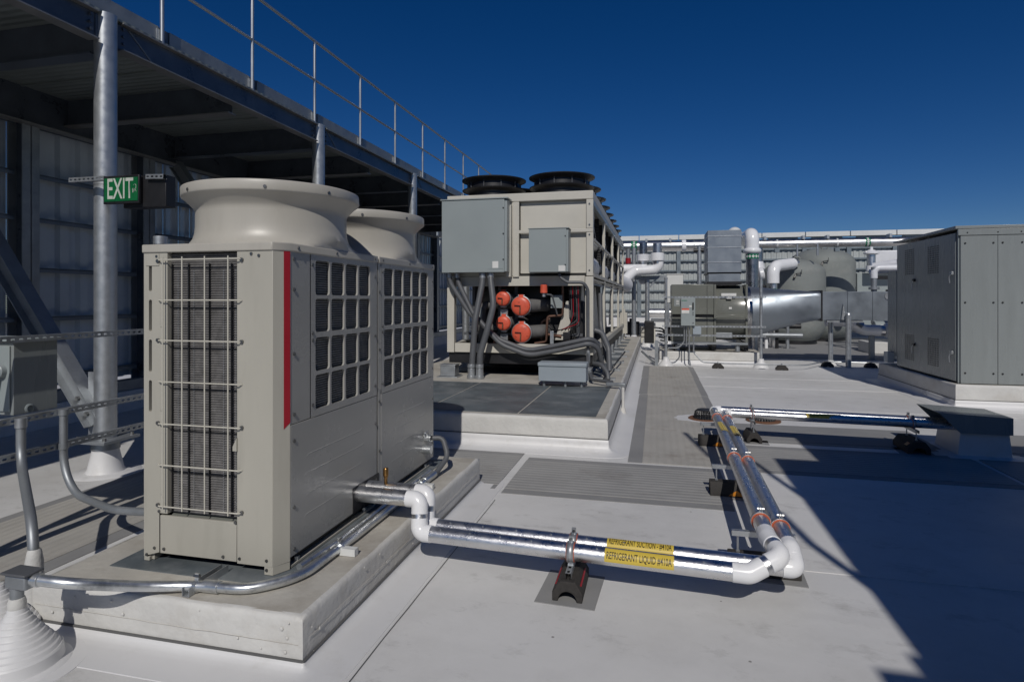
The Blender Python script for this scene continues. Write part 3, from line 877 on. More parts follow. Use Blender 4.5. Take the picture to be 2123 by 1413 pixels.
    MB().add([p0 + Vector((0, 0, 0.975)), p1 + Vector((0, 0, 1.005)), p1 + Vector((0, 0, zt)), p0 + Vector((0, 0, zt))], [(0, 1, 2, 3)]).build('red_stripe', MAT['red'], t, smooth=0, solid=0.001)
    # front coil and its cover details
    s = MB(); s.zig((-2.56, y0 + 0.032, 0.50), (1, 0, 0), (0, 0, 1), 0.46, 1.40, 0.0128, 0.007, (0, -1, 0)); s.build('front_coil', MAT['fin'], t, smooth=0, kind='stuff')
    s = MB()
    for x in (-2.50, -2.40, -2.215, -2.14):
        for k in range(100):
            s.box(x - 0.002, x + 0.002, y0 + 0.022, y0 + 0.0255, 0.53 + k * 0.0128, 0.535 + k * 0.0128)
    s.build('tube_bends', MAT['galv'], t, smooth=0, kind='stuff')
    for x in (-2.535, -2.43, -2.30, -2.165):
        MB().box(x - 0.0025, x + 0.0025, y0 + 0.016, y0 + 0.0245, 0.51, 1.84).build('coil_divider', MAT['black'], t, smooth=0)
    for z in (1.635, 1.42, 1.20, 0.975, 0.75):
        MB().box(-2.545, -2.12, y0 + 0.020, y0 + 0.0245, z - 0.033, z - 0.029).build('coil_divider', MAT['black'], t, smooth=0)
    # wire guard
    wg = MB()
    for z in (1.86, 1.645, 1.43, 1.21, 0.985, 0.765, 0.545):
        wg.tube(fillet([(-2.60, y0 - 0.002, z - 0.003), (-2.585, y0 - 0.022, z), (-2.10, y0 - 0.022, z), (-2.085, y0 - 0.002, z - 0.003)], 0.01, 3), 0.0036, 6)
    for x in (-2.555, -2.432, -2.292, -2.150):
        wg.tube([(x, y0 - 0.026, 0.53), (x, y0 - 0.026, 1.875)], 0.0036, 6)
    wg.build('wire_guard', MAT['wire'], t)
    for z in (1.855, 1.43, 0.985, 0.545):
        for x in (-2.605, -2.085):
            MB().cyl((x, y0, z), (x, y0 - 0.010, z), 0.010, n=10).build('guard_clip', MAT['screw'], t)
    screws(t, [(x, y0, z) for x, z in ((-2.615, 1.88), (-2.63, 0.31), (-2.68, 0.27), (-2.57, 0.31), (-2.20, 0.305), (-2.10, 0.305), (-1.94, 0.31), (-1.94, 0.262), (-2.60, 0.51), (-2.125, 0.49), (-2.03, 1.885), (-1.985, 1.875))], (0, -1, 0), 0.008)
    MB().box(-2.685, -2.60, y0 - 0.004, y0 - 0.0005, 1.83, 1.895).build('corner_bracket', MAT['beige'], t, bevel=0.001)
    MB().prism([(-2.135, 0.885), (-2.112, 0.93), (-2.112, 0.862), (-2.135, 0.862)], 'y', y0 - 0.010, y0 - 0.001).build('lift_hook', MAT['beige'], t, smooth=0)
    return t


uA = unit(2.69, 3.775, 'near beige condensing unit with wire-guarded coil, red stripe and big fan cowl', True, 4, 3.005)
uB = unit(3.797, 4.85, 'far beige condensing unit joined behind the near one, smaller-looking cowl', False, 5, 3.880)
# pipe knock-out and fittings at the foot of the far unit
MB().box(UX1 - 0.0005, UX1 + 0.004, 3.44, 3.80, 0.297, 0.455).build('pipe_cutout', MAT['black'], uA, smooth=0)
bx = MB(); bx.cyl((UX1, 4.66, 0.50), (UX1 + 0.055, 4.66, 0.50), 0.030, n=16); bx.build('conduit_hub', MAT['emt'], uB)
bx = MB(); bx.cyl((UX1, 4.62, 0.415), (UX1 + 0.07, 4.62, 0.415), 0.034, n=16); bx.build('conduit_hub', MAT['emt'], uB)
bt = MB()
for k in range(4):
    a = 0.9 + k * 0.5
    bt.tube(fillet([(UX1 + 0.004, 4.62, 0.52), (UX1 + 0.02, 4.62 + 0.05 * math.cos(a), 0.54 + 0.03 * math.sin(a)), (UX1 + 0.025, 4.68, 0.55 - 0.03 * k), (UX1 + 0.004, 4.70, 0.47)], 0.02, 4), 0.0025, 5)
bt.build('loose_wire', MAT['emt'], uB)

# brass service valve
sv = thing('service_valve', (-1.74, 3.74, 0.44), 'small brass valve stem standing on the silver pipe at the unit', 'valve')
MB().cyl((-1.72, 3.62, 0.44), (-1.72, 3.62, 0.49), 0.011, n=12).build('stem', MAT['brass'], sv)
v = MB(); v.lathe([(0.0, 0.545), (0.014, 0.545), (0.017, 0.54), (0.018, 0.50), (0.014, 0.485), (0.009, 0.478)], (-1.72, 3.62, 0), n=14); v.build('cap', MAT['brass'], sv)

# ================================================================== CONDUITS ROUND THE CURB
def clamp_block(t, x, y, z0, dirv=(1, 0, 0)):
    pass


c = thing('metal_conduit', (-2.6, 2.3, 0.3), 'shiny zinc conduit curving round the near curb corner below the unit', 'conduit')
path = [(-2.70, 2.095, 0.402), (-2.52, 2.13, 0.385), (-2.36, 2.36, 0.285), (-2.20, 2.455, 0.262), (-2.06, 2.475, 0.262), (-1.90, 2.49, 0.262), (-1.73, 2.66, 0.262), (-1.715, 3.2, 0.262), (-1.715, 4.35, 0.262)]
MB().tube(fillet(path, [0.6, 0.4, 0.5, 0.3, 0.35, 0.4, 0.5], 10), 0.0245, 18).build('tube', MAT['emt'], c)
for p0, p1 in (((-2.13, 2.473, 0.262), (-2.045, 2.476, 0.262)), ((-2.70, 2.095, 0.402), (-2.665, 2.10, 0.400)), ((-1.715, 4.27, 0.262), (-1.715, 4.37, 0.262))):
    MB().cyl(p0, p1, 0.0295, n=18).build('coupling', MAT['emt'], c, bevel=0.002)
c2 = thing('metal_conduit', (-1.65, 3.8, 0.25), 'second zinc conduit lying close beside the unit on the curb', 'conduit')
MB().tube(fillet([(-1.81, 2.78, 0.252), (-1.78, 3.1, 0.252), (-1.785, 4.2, 0.252), (-1.78, 4.55, 0.26)], 0.3, 6), 0.019, 14).build('tube', MAT['emt'], c2)
h = thing('flexible_conduit', (-1.75, 4.5, 0.3), 'grey flexible conduit looping from the silver conduit end up into the far unit', 'conduit')
MB().tube(fillet([(-1.715, 4.37, 0.262), (-1.70, 4.50, 0.27), (-1.66, 4.66, 0.36), (-1.72, 4.70, 0.50), (-1.80, 4.67, 0.50)], [0.15, 0.10, 0.08], 8), 0.0215, 14).build('hose', MAT['hose'], h)
MB().cyl((-1.715, 4.34, 0.262), (-1.705, 4.46, 0.268), 0.028, n=14).build('connector', MAT['emt'], h)

for i, (x, y, along, lab) in enumerate(((-2.18, 2.46, 'y', 'short strut channel under the conduit at the front of the near curb'), (-1.66, 3.02, 'x', 'short strut channel with clamp on the curb beside the near unit'), (-1.66, 4.20, 'x', 'short strut channel with clamp on the curb near the far unit'))):
    t = thing('conduit_support', (x, y, 0.23), lab, 'support', 'strut channels on the near curb')
    m = MB()
    if along == 'y':
        for dx in (-0.019, 0.019): m.box(x + dx - 0.0015, x + dx + 0.0015, y - 0.05, y + 0.22, 0.232, 0.272)
        m.box(x - 0.019, x + 0.019, y - 0.05, y + 0.22, 0.231, 0.234)
    else:
        for dy in (-0.019, 0.019): m.box(x - 0.10, x + 0.05, y + dy - 0.0015, y + dy + 0.0015, 0.232, 0.272)
        m.box(x - 0.10, x + 0.05, y - 0.019, y + 0.019, 0.268, 0.272); m.box(x + 0.047, x + 0.05, y - 0.022, y + 0.022, 0.232, 0.268)
    m.build('channel', MAT['white' if along == 'x' else 'galv'], t, smooth=0)
    cx, cy = (x + 0.02, 2.462) if along == 'y' else (-1.715, y)
    ax = Vector((1, 0, 0)) if along == 'y' else Vector((0, 1, 0))
    pc = Vector((cx, cy, 0.262))
    m = MB(); m.cyl(pc - ax * 0.010, pc + ax * 0.010, 0.030, n=20); m.build('clamp', MAT['emt'], t)
    side = Vector((0, -1, 0)) if along == 'y' else Vector((1, 0, 0))
    MB().bar(pc + Vector((0, 0, 0.025)), pc + Vector((0, 0, 0.062)), 0.022, 0.008, up=side).build('clamp_ear', MAT['emt'], t)
    MB().cyl(pc + Vector((0, 0, 0.05)) - ax * 0.016, pc + Vector((0, 0, 0.05)) + ax * 0.016, 0.008, n=8).build('clamp_bolt', MAT['screw'], t)

# pull elbow and its roof boot at the bottom left
e = thing('conduit_box', (-2.77, 2.09, 0.2), 'dark grey cast conduit box with lid on a short riser at the curb corner', 'conduit box')
MB().box(-2.815, -2.695, 2.055, 2.125, 0.365, 0.428).build('housing', MAT['galv_d'], e, bevel=0.010, seg=3)
MB().box(-2.825, -2.685, 2.045, 2.135, 0.4285, 0.440).build('lid', MAT['hose'], e, bevel=0.004)
MB().cyl((-2.785, 2.09, 0.05), (-2.785, 2.09, 0.372), 0.026, n=18).build('riser', MAT['galv_d'], e)


def boot(x, y, r0, h, r1, steps, label, name='pipe_boot'):
    prof = [(r0 * 1.55, 0.0), (r0 * 1.54, 0.005), (r0 * 1.18, 0.008), (r0 * 1.15, 0.012), (r0 * 1.02, 0.02), (r0, 0.03), (r0 * 0.985, h * 0.24), (r0 * 0.95, h * 0.27)]
    for k in range(steps):
        q0, q1 = k / steps, (k + 1) / steps
        ra = r0 * 0.93 * (1 - q0) ** 1.25 + r1 * (1 - (1 - q0) ** 1.25); rb = r0 * 0.93 * (1 - q1) ** 1.25 + r1 * (1 - (1 - q1) ** 1.25)
        za = h * (0.27 + 0.73 * q0); zb = h * (0.27 + 0.73 * q1)
        prof += [(ra, za), (ra * 0.55 + rb * 0.45, za + (zb - za) * 0.72), (rb * 1.02, za + (zb - za) * 0.88), (rb, zb)]
    m = MB(); m.lathe(prof, (x, y, 0), n=56)
    return tag(m.build(name, MAT['flash'], smooth=28), label, 'pipe boot', 'stepped white pipe boots')


boot(-2.785, 2.09, 0.172, 0.275, 0.030, 9, 'stepped white cone boot at the bottom left corner under the conduit box')
boot(-3.13, 2.25, 0.175, 0.26, 0.030, 9, 'stepped white cone boot cut off by the left picture edge')
ms = MB(); ms.lathe([(0.030, 0.255), (0.036, 0.272), (0.035, 0.295), (0.030, 0.312), (0.026, 0.314)], (-2.785, 2.09, 0), n=18)
ms.build('sealant_collar', MAT['coat'], e)

# ================================================================== STRUT RACK AT THE LEFT
rk = thing('strut_rack', (-3.95, 3.4, 0), 'rack of slotted strut channels on capped pipe posts at the left', 'rack')


def strut(parent, p0, p1, face, n_slots, mat=None, hh=0.041, slot=0.028):
    """slotted channel between p0 and p1; slots pierce the face turned to 'face'"""
    p0, p1, face = Vector(p0), Vector(p1), Vector(face)
    d = (p1 - p0); L = d.length; d.normalize()
    up = face.cross(d).normalized()
    m = MB()
    P = p0 + face * (hh / 2)
    pit = L / n_slots
    uu, vv = (d, up) if d.cross(up).dot(face) > 0 else (d, -up)
    for k in range(n_slots):
        cell(m, P, uu, vv, k * pit, (k + 1) * pit, -hh / 2, hh / 2, (k + .5) * pit - slot / 2, (k + .5) * pit + slot / 2, -0.0072, 0.0072, 0.007, 0.003, k=3)
    for s in (-1, 1):
        a = P + up * (s * hh / 2)
        m.add([a, a + d * L, a + d * L - face * hh, a - face * hh], [(0, 1, 2, 3)])
        b_ = a - face * hh
        m.add([b_, b_ + d * L, b_ + d * L - up * s * 0.009, b_ - up * s * 0.009], [(0, 1, 2, 3)])
    return m.build('strut', mat or MAT['strut'], parent, smooth=30, fixn=False)


for z in (1.395, 0.883, 0.655):
    strut(rk, (-3.95, 1.6, z), (-3.95, 4.9, z), (1, 0, 0), 66)
po = MB().cyl((-3.99, 4.14, 0), (-3.99, 4.14, 2.11), 0.040, n=22).build('post', MAT['galv'], rk)
MB().cyl((-3.99, 4.14, 2.10), (-3.99, 4.14, 2.17), 0.054, n=22).build('cap', MAT['galv'], po, bevel=0.004)
po = MB().cyl((-3.99, 1.9, 0), (-3.99, 1.9, 2.11), 0.040, n=22).build('post', MAT['galv'], rk)

db = thing('disconnect_box', (-4.25, 3.1, 0.9), 'grey electrical disconnect box with round handle at the left picture edge', 'electrical box')
MB().box(-4.55, -4.0, 2.98, 3.27, 0.905, 1.372).build('enclosure', MAT['cab'], db, bevel=0.004)
MB().box(-4.57, -3.985, 2.955, 3.29, 1.374, 1.392).build('rain_lid', MAT['ebox'], db, bevel=0.004)
MB().box(-4.53, -4.02, 2.968, 2.979, 0.93, 1.35).build('door', MAT['ebox'], db, bevel=0.003)
m = MB(); m.lathe([(0.0, -0.035), (0.035, -0.035), (0.042, -0.028), (0.045, 0.0)], (-4.08, 2.968, 1.19), axis='y', n=24); m.build('handle_hub', MAT['ebox'], db)
MB().bar((-4.08, 2.93, 1.19), (-4.10, 2.93, 1.09), 0.024, 0.014, up=(0, 1, 0)).build('handle', MAT['black'], db, bevel=0.003)
m = MB(); m.lathe([(0.03, 0.0), (0.03, 0.004), (0.02, 0.008)], (-4.0, 3.08, 0.935), axis='x', n=20); m.build('knockout', MAT['ebox'], db)

cA = thing('bent_conduit', (-3.9, 2.95, 0.4), 'grey conduit dropping from the rack at the far left into a white roof boot', 'conduit')
MB().tube(fillet([(-3.905, 2.955, 0.885), (-3.905, 2.955, 0.62), (-3.30, 2.56, 0.40), (-3.27, 2.545, 0.10)], [0.35, 0.22], 10), 0.0265, 18).build('tube', MAT['galv_d'], cA)
MB().cyl((-3.905, 2.955, 0.84), (-3.905, 2.955, 0.90), 0.033, n=18).build('coupling', MAT['galv'], cA)
m = MB(); m.lathe([(0.055, 0.0), (0.044, 0.012), (0.042, 0.23), (0.036, 0.27), (0.032, 0.29), (0.0265, 0.30)], (-3.272, 2.546, 0), n=20); m.build('sealant_collar', MAT['coat'], cA)
cB = thing('bent_conduit', (-3.9, 3.2, 0.4), 'grey conduit dropping from the rack and sweeping right to the near unit', 'conduit')
MB().tube(fillet([(-3.905, 3.235, 0.885), (-3.905, 3.235, 0.36), (-3.30, 3.06, 0.33), (-2.66, 3.02, 0.37)], [0.34, 0.8], 12), 0.0245, 18).build('tube', MAT['galv_d'], cB)
for zz in (0.885, 0.655):
    MB().cyl((-3.905, 3.235, zz - 0.02), (-3.905, 3.235, zz + 0.02), 0.030, n=18).build('clamp', MAT['galv_d'], cB)

# ================================================================== EXIT SIGN
ex = thing('exit_sign', (-4.55, 4.5, 2.58), 'green EXIT sign in a black frame bolted to the near column', 'sign')
sy = 4.44
def sp(px, py):
    a = (px - 1061.5) / 1240.0; b = (620 - py) / 1240.0
    return a, b
EX0, EX1, EZ0, EZ1 = -4.905, -4.510, 2.515, 2.770
MB().box(EX0, EX1, sy, sy + 0.03, EZ0, EZ1).build('frame', MAT['black'], ex, bevel=0.004)
MB().box(EX0 + 0.015, EX1 - 0.012, sy - 0.004, sy + 0.001, EZ0 + 0.022, EZ1 - 0.022).build('face_plate', MAT['sign_green'], ex, smooth=0)
me = text_mesh('EXIT', 0.26)
me.materials.append(MAT['letter'])
xs_ = [v.co.x for v in me.vertices]; ys_ = [v.co.y for v in me.vertices]
tw, thh = max(xs_) - min(xs_), max(ys_) - min(ys_)
lw_ = 0.285; lh_ = 0.185
for v in me.vertices:
    x = (v.co.x - min(xs_)) / tw * lw_; z = (v.co.y - min(ys_)) / thh * lh_
    v.co = (EX0 + 0.052 + x, sy - 0.0055, EZ0 + 0.044 + z)
for v in me.vertices: v.co -= Vector((-4.55, 4.5, 2.58))
lo = bpy.data.objects.new('lettering', me); COL.objects.link(lo); lo.parent = ex
MB().box(EX1 - 0.22, EX1 + 0.245, sy + 0.045, sy + 0.16, EZ0 - 0.035, EZ1 - 0.005).build('battery_box', MAT['black'], ex, bevel=0.006)
strut(ex, (-5.30, sy + 0.02, 2.755), (-4.90, sy + 0.02, 2.755), (0, -1, 0), 8, MAT['galv'])
strut(ex, (-4.45, sy + 0.03, 2.750), (-4.26, sy + 0.03, 2.742), (0, -1, 0), 4, MAT['galv'])
m = MB(); m.lathe([(0.099, 2.735), (0.099, 2.775)], (PX, 4.66, 0), n=40); m.build('band_clamp', MAT['galv'], ex)
sc = MB()
for k in range(7):
    a = k * 0.9
    sc.tube([(EX1 - 0.045 + 0.02 * math.cos(a + j * .6), sy - 0.0065, EZ0 + 0.10 + 0.012 * k * 0.7 + 0.018 * math.sin(a + j * .7)) for j in range(6)], 0.0012, 4)
sc.build('cable_tie', MAT['letter'], ex)

# ================================================================== REFRIGERANT PIPES
PR = 0.048


def elbow(parent, a, b, c_, r, leg=0.075, rad=0.06, mat='pvc', name='elbow'):
    a, b, c_ = Vector(a), Vector(b), Vector(c_)
    p0 = b + (a - b).normalized() * leg; p1 = b + (c_ - b).normalized() * leg
    m = MB(); m.tube(fillet([p0, b, p1], rad, 8), r, 26)
    return m.build(name, MAT[mat], parent, bevel=0.003)


def seg(parent, a, b, r, mat='alu', name='pipe_jacket'):
    return MB().cyl(a, b, r, n=32).build(name, MAT[mat], parent)


def run(parent, pts, r, mat='alu', elbows=None, rad=None, fit='pvc', leg=None):
    pts = [Vector(p) for p in pts]
    leg = leg or r * 1.75; rad = rad or r * 1.45
    for i in range(len(pts) - 1):
        a, b = pts[i], pts[i + 1]
        d = (b - a).normalized()
        la = leg * 0.8 if i else 0; lb = leg * 0.8 if i < len(pts) - 2 else 0
        if (b - a).length > la + lb + 0.01:
            seg(parent, a + d * la, b - d * lb, r, mat)
    for i in range(1, len(pts) - 1):
        L1 = (pts[i - 1] - pts[i]).length; L2 = (pts[i + 1] - pts[i]).length
        lg = min(leg, L1 * .5, L2 * .5)
        elbow(parent, pts[i - 1], pts[i], pts[i + 1], r * 1.07, lg, rad, fit)


liq = thing('insulated_pipe', (-0.4, 3.4, 0.2), 'nearer silver refrigerant liquid pipe crossing the roof from the unit, then running back', 'pipe')
LP = [(-1.870, 3.505, 0.402), (-1.430, 3.495, 0.402), (-1.415, 3.445, 0.216), (0.475, 3.325, 0.218), (0.645, 3.390, 0.297), (0.612, 3.60, 0.310), (0.680, 7.57, 0.320), (3.25, 7.44, 0.310)]
run(liq, LP, PR)
suc = thing('insulated_pipe', (-0.4, 3.6, 0.2), 'farther silver refrigerant suction pipe lying behind the liquid pipe', 'pipe')
SPP = [(-1.870, 3.645, 0.402), (-1.430, 3.630, 0.402), (-1.415, 3.570, 0.216), (0.722, 3.435, 0.222), (0.722, 3.55, 0.280), (0.787, 7.45, 0.308), (3.25, 7.31, 0.300)]
run(suc, SPP, PR * 0.97)


def on_pipe_label(parent, text, p0, p1, r, ang0, ang1, name, txh, th0):
    """yellow vinyl wrap between p0 and p1 with black print, wrapped round the pipe"""
    p0, p1 = Vector(p0), Vector(p1)
    d = (p1 - p0).normalized(); L = (p1 - p0).length
    up = Vector((0, 0, 1)); up = (up - d * up.dot(d)).normalized()
    fr = d.cross(up).normalized()              # d=+X, up=+Z -> fr = -Y  (towards the viewer)
    def P(x, a, rr): return p0 + d * x + (fr * math.cos(a) + up * math.sin(a)) * rr
    m = MB()
    n = 18
    m.loft([[P(x, R(ang0 + (ang1 - ang0) * j / n), r + 0.0012) for j in range(n + 1)] for x in (0, L)], closed=False)
    lab = m.build(name, MAT['yellow'], parent, fixn=False)
    me = text_mesh(text, 1.0)
    bm = bmesh.new(); bm.from_mesh(me)
    ys_ = [v.co.y for v in bm.verts]; xs_ = [v.co.x for v in bm.verts]
    y0, y1, x0, x1 = min(ys_), max(ys_), min(xs_), max(xs_)
    for k in range(1, 9):
        bmesh.ops.bisect_plane(bm, geom=bm.verts[:] + bm.edges[:] + bm.faces[:], plane_co=(0, y0 + (y1 - y0) * k / 9, 0), plane_no=(0, 1, 0))
    off = woff(parent)
    for v in bm.verts:
        x = 0.03 * L + (v.co.x - x0) / (x1 - x0) * L * 0.94
        a = th0 + ((v.co.y - y0) / (y1 - y0)) * txh / r
        v.co = P(x, a, r + 0.0022) - off
    bm.to_mesh(me); bm.free()
    me.materials.clear(); me.materials.append(MAT['ink'])
    o = bpy.data.objects.new('lettering', me); COL.objects.link(o)
    o.parent = lab
    return lab


A, B = Vector(LP[2]), Vector(LP[3])
def at_x(A, B, x): return A.lerp(B, (x - A.x) / (B.x - A.x))
on_pipe_label(liq, 'REFRIGERANT LIQUID #410A', at_x(A, B, -0.272), at_x(A, B, 0.098), PR, -14, 80, 'pipe_label', 0.044, R(0))
A2, B2 = Vector(SPP[2]), Vector(SPP[3])
on_pipe_label(suc, 'REFRIGERANT SUCTION - #410A', at_x(A2, B2, -0.270), at_x(A2, B2, 0.10), PR * 0.97, 0, 100, 'pipe_label', 0.044, R(36))
# labels on the runs further back (print too small to read)
for par, x, y0_, y1_, z in ((liq, 0.6595, 6.20, 6.62, 0.3172), (suc, 0.765, 6.10, 6.50, 0.3048)):
    m = MB(); n = 10
    r = PR + 0.0012
    m.loft([[(x + r * math.cos(R(35 + 90 * j / n)), yy, z + r * math.sin(R(35 + 90 * j / n))) for j in range(n + 1)] for yy in (y0_, y1_)], closed=False)
    lab = m.build('pipe_label', MAT['yellow'], par, fixn=False)
    k = MB()
    for i in range(15):
        a = R(64 + (i % 3) * 1.5)
        yy = y0_ + 0.02 + i * 0.025
        k.add([(x + (r + .001) * math.cos(q), yy + dy, z + (r + .001) * math.sin(q)) for q, dy in ((a, 0), (a + 0.55, 0), (a + 0.55, 0.014), (a, 0.014))], [(0, 1, 2, 3)])
    k.build('print', MAT['ink'], lab, smooth=0)
m = MB(); n = 10
m.loft([[(xx, 7.39 - (PR + .001) * math.cos(R(10 + 90 * j / n)), 0.305 + (PR + .001) * math.sin(R(10 + 90 * j / n))) for j in range(n + 1)] for xx in (1.66, 2.02)], closed=False)
lab = m.build('pipe_label', MAT['yellow'], suc, fixn=False)
for i in range(8):
    MB().add([(1.68 + i * 0.042 + dx, 7.39 - (PR + .002) * math.cos(R(q)), 0.305 + (PR + .002) * math.sin(R(q))) for dx, q in ((0, 35), (0.026, 35), (0.026, 68), (0, 68))], [(0, 1, 2, 3)]).build('print', MAT['ink'], lab, smooth=0)
# rivets along the jacket laps
for par, a, b, r in ((liq, A, B, PR), (suc, A2, B2, PR * .97)):
    for i in (0, 1, 2, 3, 4, 5, 8):
        p = Vector(a).lerp(Vector(b), 0.08 + 0.1 * i)
        q = p + Vector((0, -math.cos(R(62)), math.sin(R(62)))) * r
        MB().cyl(q, q + Vector((0, -0.5, 0.85)) * 0.003, 0.0045, n=8).build('rivet', MAT['galv_d'], par)


# ---- rubber block supports
def support(x, y, rot, label, pipes, L=0.34, W=0.165, H=0.135, mat_sheet=True, rod=0.0, amber=False, stripe=False, cw=0.0115):
    """rot 'y': block long axis along y (pipes cross along x); rot 'x': long axis along x"""
    t = thing('pipe_support', (x, y, 0), label, 'pipe support', 'black rubber pipe supports')
    arch = [(-W / 2, 0), (-W / 2, H * 0.45), (-W * 0.26, H), (W * 0.26, H), (W / 2, H * 0.45), (W / 2, 0), (W * 0.31, 0)]
    for k in range(1, 9):
        a = math.pi * k / 9
        arch.append((W * 0.31 * math.cos(a), H * 0.50 * math.sin(a)))
    arch.append((-W * 0.31, 0))
    m = MB()
    z0 = 0.006
    if rot == 'y': m.prism([(x + a, z0 + b) for a, b in arch], 'y', y - L / 2, y + L / 2)
    else: m.prism([(y + a, z0 + b) for a, b in arch], 'x', x - L / 2, x + L / 2)
    m.build('block', MAT['rubber'], t, bevel=0.004)
    if mat_sheet:
        if rot == 'y': q = (x - 0.165, x + 0.165, y - 0.21, y + 0.19)
        else: q = (x - 0.23, x + 0.23, y - 0.13, y + 0.13)
        s = MB().box(q[0], q[1], q[2], q[3], 0.0, 0.005).build('slip_sheet', MAT['walk_edge'], t, smooth=0)
        s.rotation_euler = (0, 0, R(-3.2))
    zt = z0 + H
    if rod:
        for sg in (-1, 1):
            q = Vector((x, y + sg * L * 0.3, 0)) if rot == 'y' else Vector((x + sg * L * 0.36, y, 0))
            MB().cyl(q + Vector((0, 0, zt - 0.01)), q + Vector((0, 0, zt + rod)), 0.006, n=8).build('threaded_rod', MAT['galv'], t)
            MB().cyl(q + Vector((0, 0, zt)), q + Vector((0, 0, zt + 0.012)), 0.013, n=6).build('nut', MAT['galv'], t)
    if rot == 'y': strut(t, (x, y - L * .40, zt + 0.016 + rod), (x, y + L * .40, zt + 0.016 + rod), (0, 0, 1), 5, MAT['galv'], hh=0.032, slot=0.03)
    else: strut(t, (x - L * .45, y, zt + 0.016 + rod), (x + L * .45, y, zt + 0.016 + rod), (0, 0, 1), 6, MAT['galv'], hh=0.032, slot=0.03)
    zs_ = zt + 0.032 + rod
    if stripe:
        for sg in (-1, 1):
            MB().bar((x + sg * W * 0.405, y - 0.12, z0 + H * 0.66), (x + sg * W * 0.405, y + 0.10, z0 + H * 0.66), 0.010, 0.010, up=(sg * 0.6, 0, 0.5)).build('reflector', MAT['red'], t)
    if amber:
        MB().add([(x - 0.055, y - W / 2 - 0.0015, z0 + 0.012), (x + 0.055, y - W / 2 - 0.0015, z0 + 0.012), (x + 0.055, y - W / 2 - 0.0015, z0 + 0.030), (x + 0.012, y - W / 2 - 0.0015, z0 + 0.058), (x - 0.02, y - W / 2 - 0.0015, z0 + 0.040)], [(0, 1, 2, 3, 4)]).build('amber_mark', MAT['amber'], t, smooth=0, solid=0.001)
    for (pa, pr, ax) in pipes:
        pa = Vector(pa); ax = Vector(ax)
        c_ = MB(); c_.cyl(pa - ax * (cw + 0.0035), pa + ax * (cw + 0.0035), pr + 0.0035, n=30, caps=False); c_.build('cushion', MAT['orange_ring'], t, solid=0.005)
        cl = MB(); cl.cyl(pa - ax * cw, pa + ax * cw, pr + 0.0085, n=30, caps=False); cl = cl.build('clamp', MAT['galv'], t, solid=0.004)
        up = pa + Vector((0, 0, pr + 0.006))
        for sg in (-1, 1):
            s2 = ax.cross(Vector((0, 0, 1)))
            MB().bar(up + s2 * (0.006 * sg), up + s2 * (0.006 * sg) + Vector((0, 0, 0.034)), 0.024, 0.004, up=s2).build('clamp_ear', MAT['galv'], cl)
        MB().cyl(up + Vector((0, 0, 0.022)) - ax.cross(Vector((0, 0, 1))) * 0.02, up + Vector((0, 0, 0.022)) + ax.cross(Vector((0, 0, 1))) * 0.02, 0.008, n=6).build('clamp_bolt', MAT['screw'], cl)
        MB().bar(Vector((pa.x, pa.y, zs_ - 0.004)), Vector((pa.x, pa.y, max(zs_ + 0.004, pa.z - pr - 0.004))), 0.03, 0.03, up=(1, 0, 0)).build('clamp_foot', MAT['galv'], cl)
    return t


X_, Y_ = (1, 0, 0), (0, 1, 0)
def along(P, i, key, val):
    a, b = Vector(P[i]), Vector(P[i + 1]); k = 'xyz'.index(key)
    return a.lerp(b, (val - a[k]) / (b[k] - a[k]))
pl = at_x(A, B, -0.468); ps = at_x(A2, B2, -0.468)
support(-0.468, 3.40, 'y', 'black rubber pipe support with red reflectors standing in front, clamping both pipes', [(pl, PR, X_), (ps, PR * .97, X_)], H=0.108, stripe=True, cw=0.019)
def ys(y): return [(along(LP, 5, 'y', y), PR, Y_), (along(SPP, 4, 'y', y), PR * .97, Y_)]
support(0.63, 3.86, 'x', 'black rubber pipe support nearest the white corner elbows', ys(3.86), L=0.40, W=0.15, H=0.11, rod=0.10)
support(0.645, 5.33, 'x', 'black rubber pipe support with amber mark, middle one of the pipes running back', ys(5.33), L=0.40, W=0.15, H=0.115, rod=0.10, amber=True)
support(0.67, 7.08, 'x', 'black rubber pipe support with amber mark beside the roof drain', ys(7.08), L=0.40, W=0.15, H=0.115, rod=0.105, amber=True)
def xs2(x): return [(along(LP, 6, 'x', x), PR, X_), (along(SPP, 5, 'x', x), PR * .97, X_)]
support(1.10, 7.46, 'y', 'black rubber pipe support just behind the far pipe corner', xs2(1.10), H=0.11, rod=0.095)
t = support(2.72, 7.38, 'y', 'black rubber pipe support in shade before the metal pipe hood', xs2(2.72), L=0.42, W=0.22, H=0.13, rod=0.08)
MB().bar((2.613, 7.25, 0.085), (2.653, 7.25, 0.118), 0.07, 0.002, up=(-0.6, 0, 0.6)).build('amber_mark', MAT['amber'], t)

# ---- pipe hood (where the pipes go down through the roof)
hd = thing('pipe_hood', (3.35, 7.4, 0), 'metal pipe hood on a white flashed base at the end of the pipes', 'roof hood')
m = MB()
def rect(x0, x1, y0, y1, z): return [(x0, y0, z), (x1, y0, z), (x1, y1, z), (x0, y1, z)]
m.loft([rect(2.93, 3.72, 7.05, 7.85, 0.004), rect(3.03, 3.62, 7.14, 7.76, 0.006), rect(3.08, 3.57, 7.18, 7.72, 0.02), rect(3.11, 3.55, 7.20, 7.70, 0.27), rect(3.11, 3.55, 7.20, 7.70, 0.28)])
m.build('base', MAT['flash'], hd, smooth=30)
m = MB()
m.add([(2.90, 7.17, 0.455), (2.90, 7.73, 0.455), (3.57, 7.73, 0.425), (3.57, 7.17, 0.425)], [(0, 1, 2, 3)])
m.add([(3.10, 7.17, 0.25), (3.57, 7.17, 0.25), (3.57, 7.17, 0.425), (2.90, 7.17, 0.455)], [(0, 1, 2, 3)])
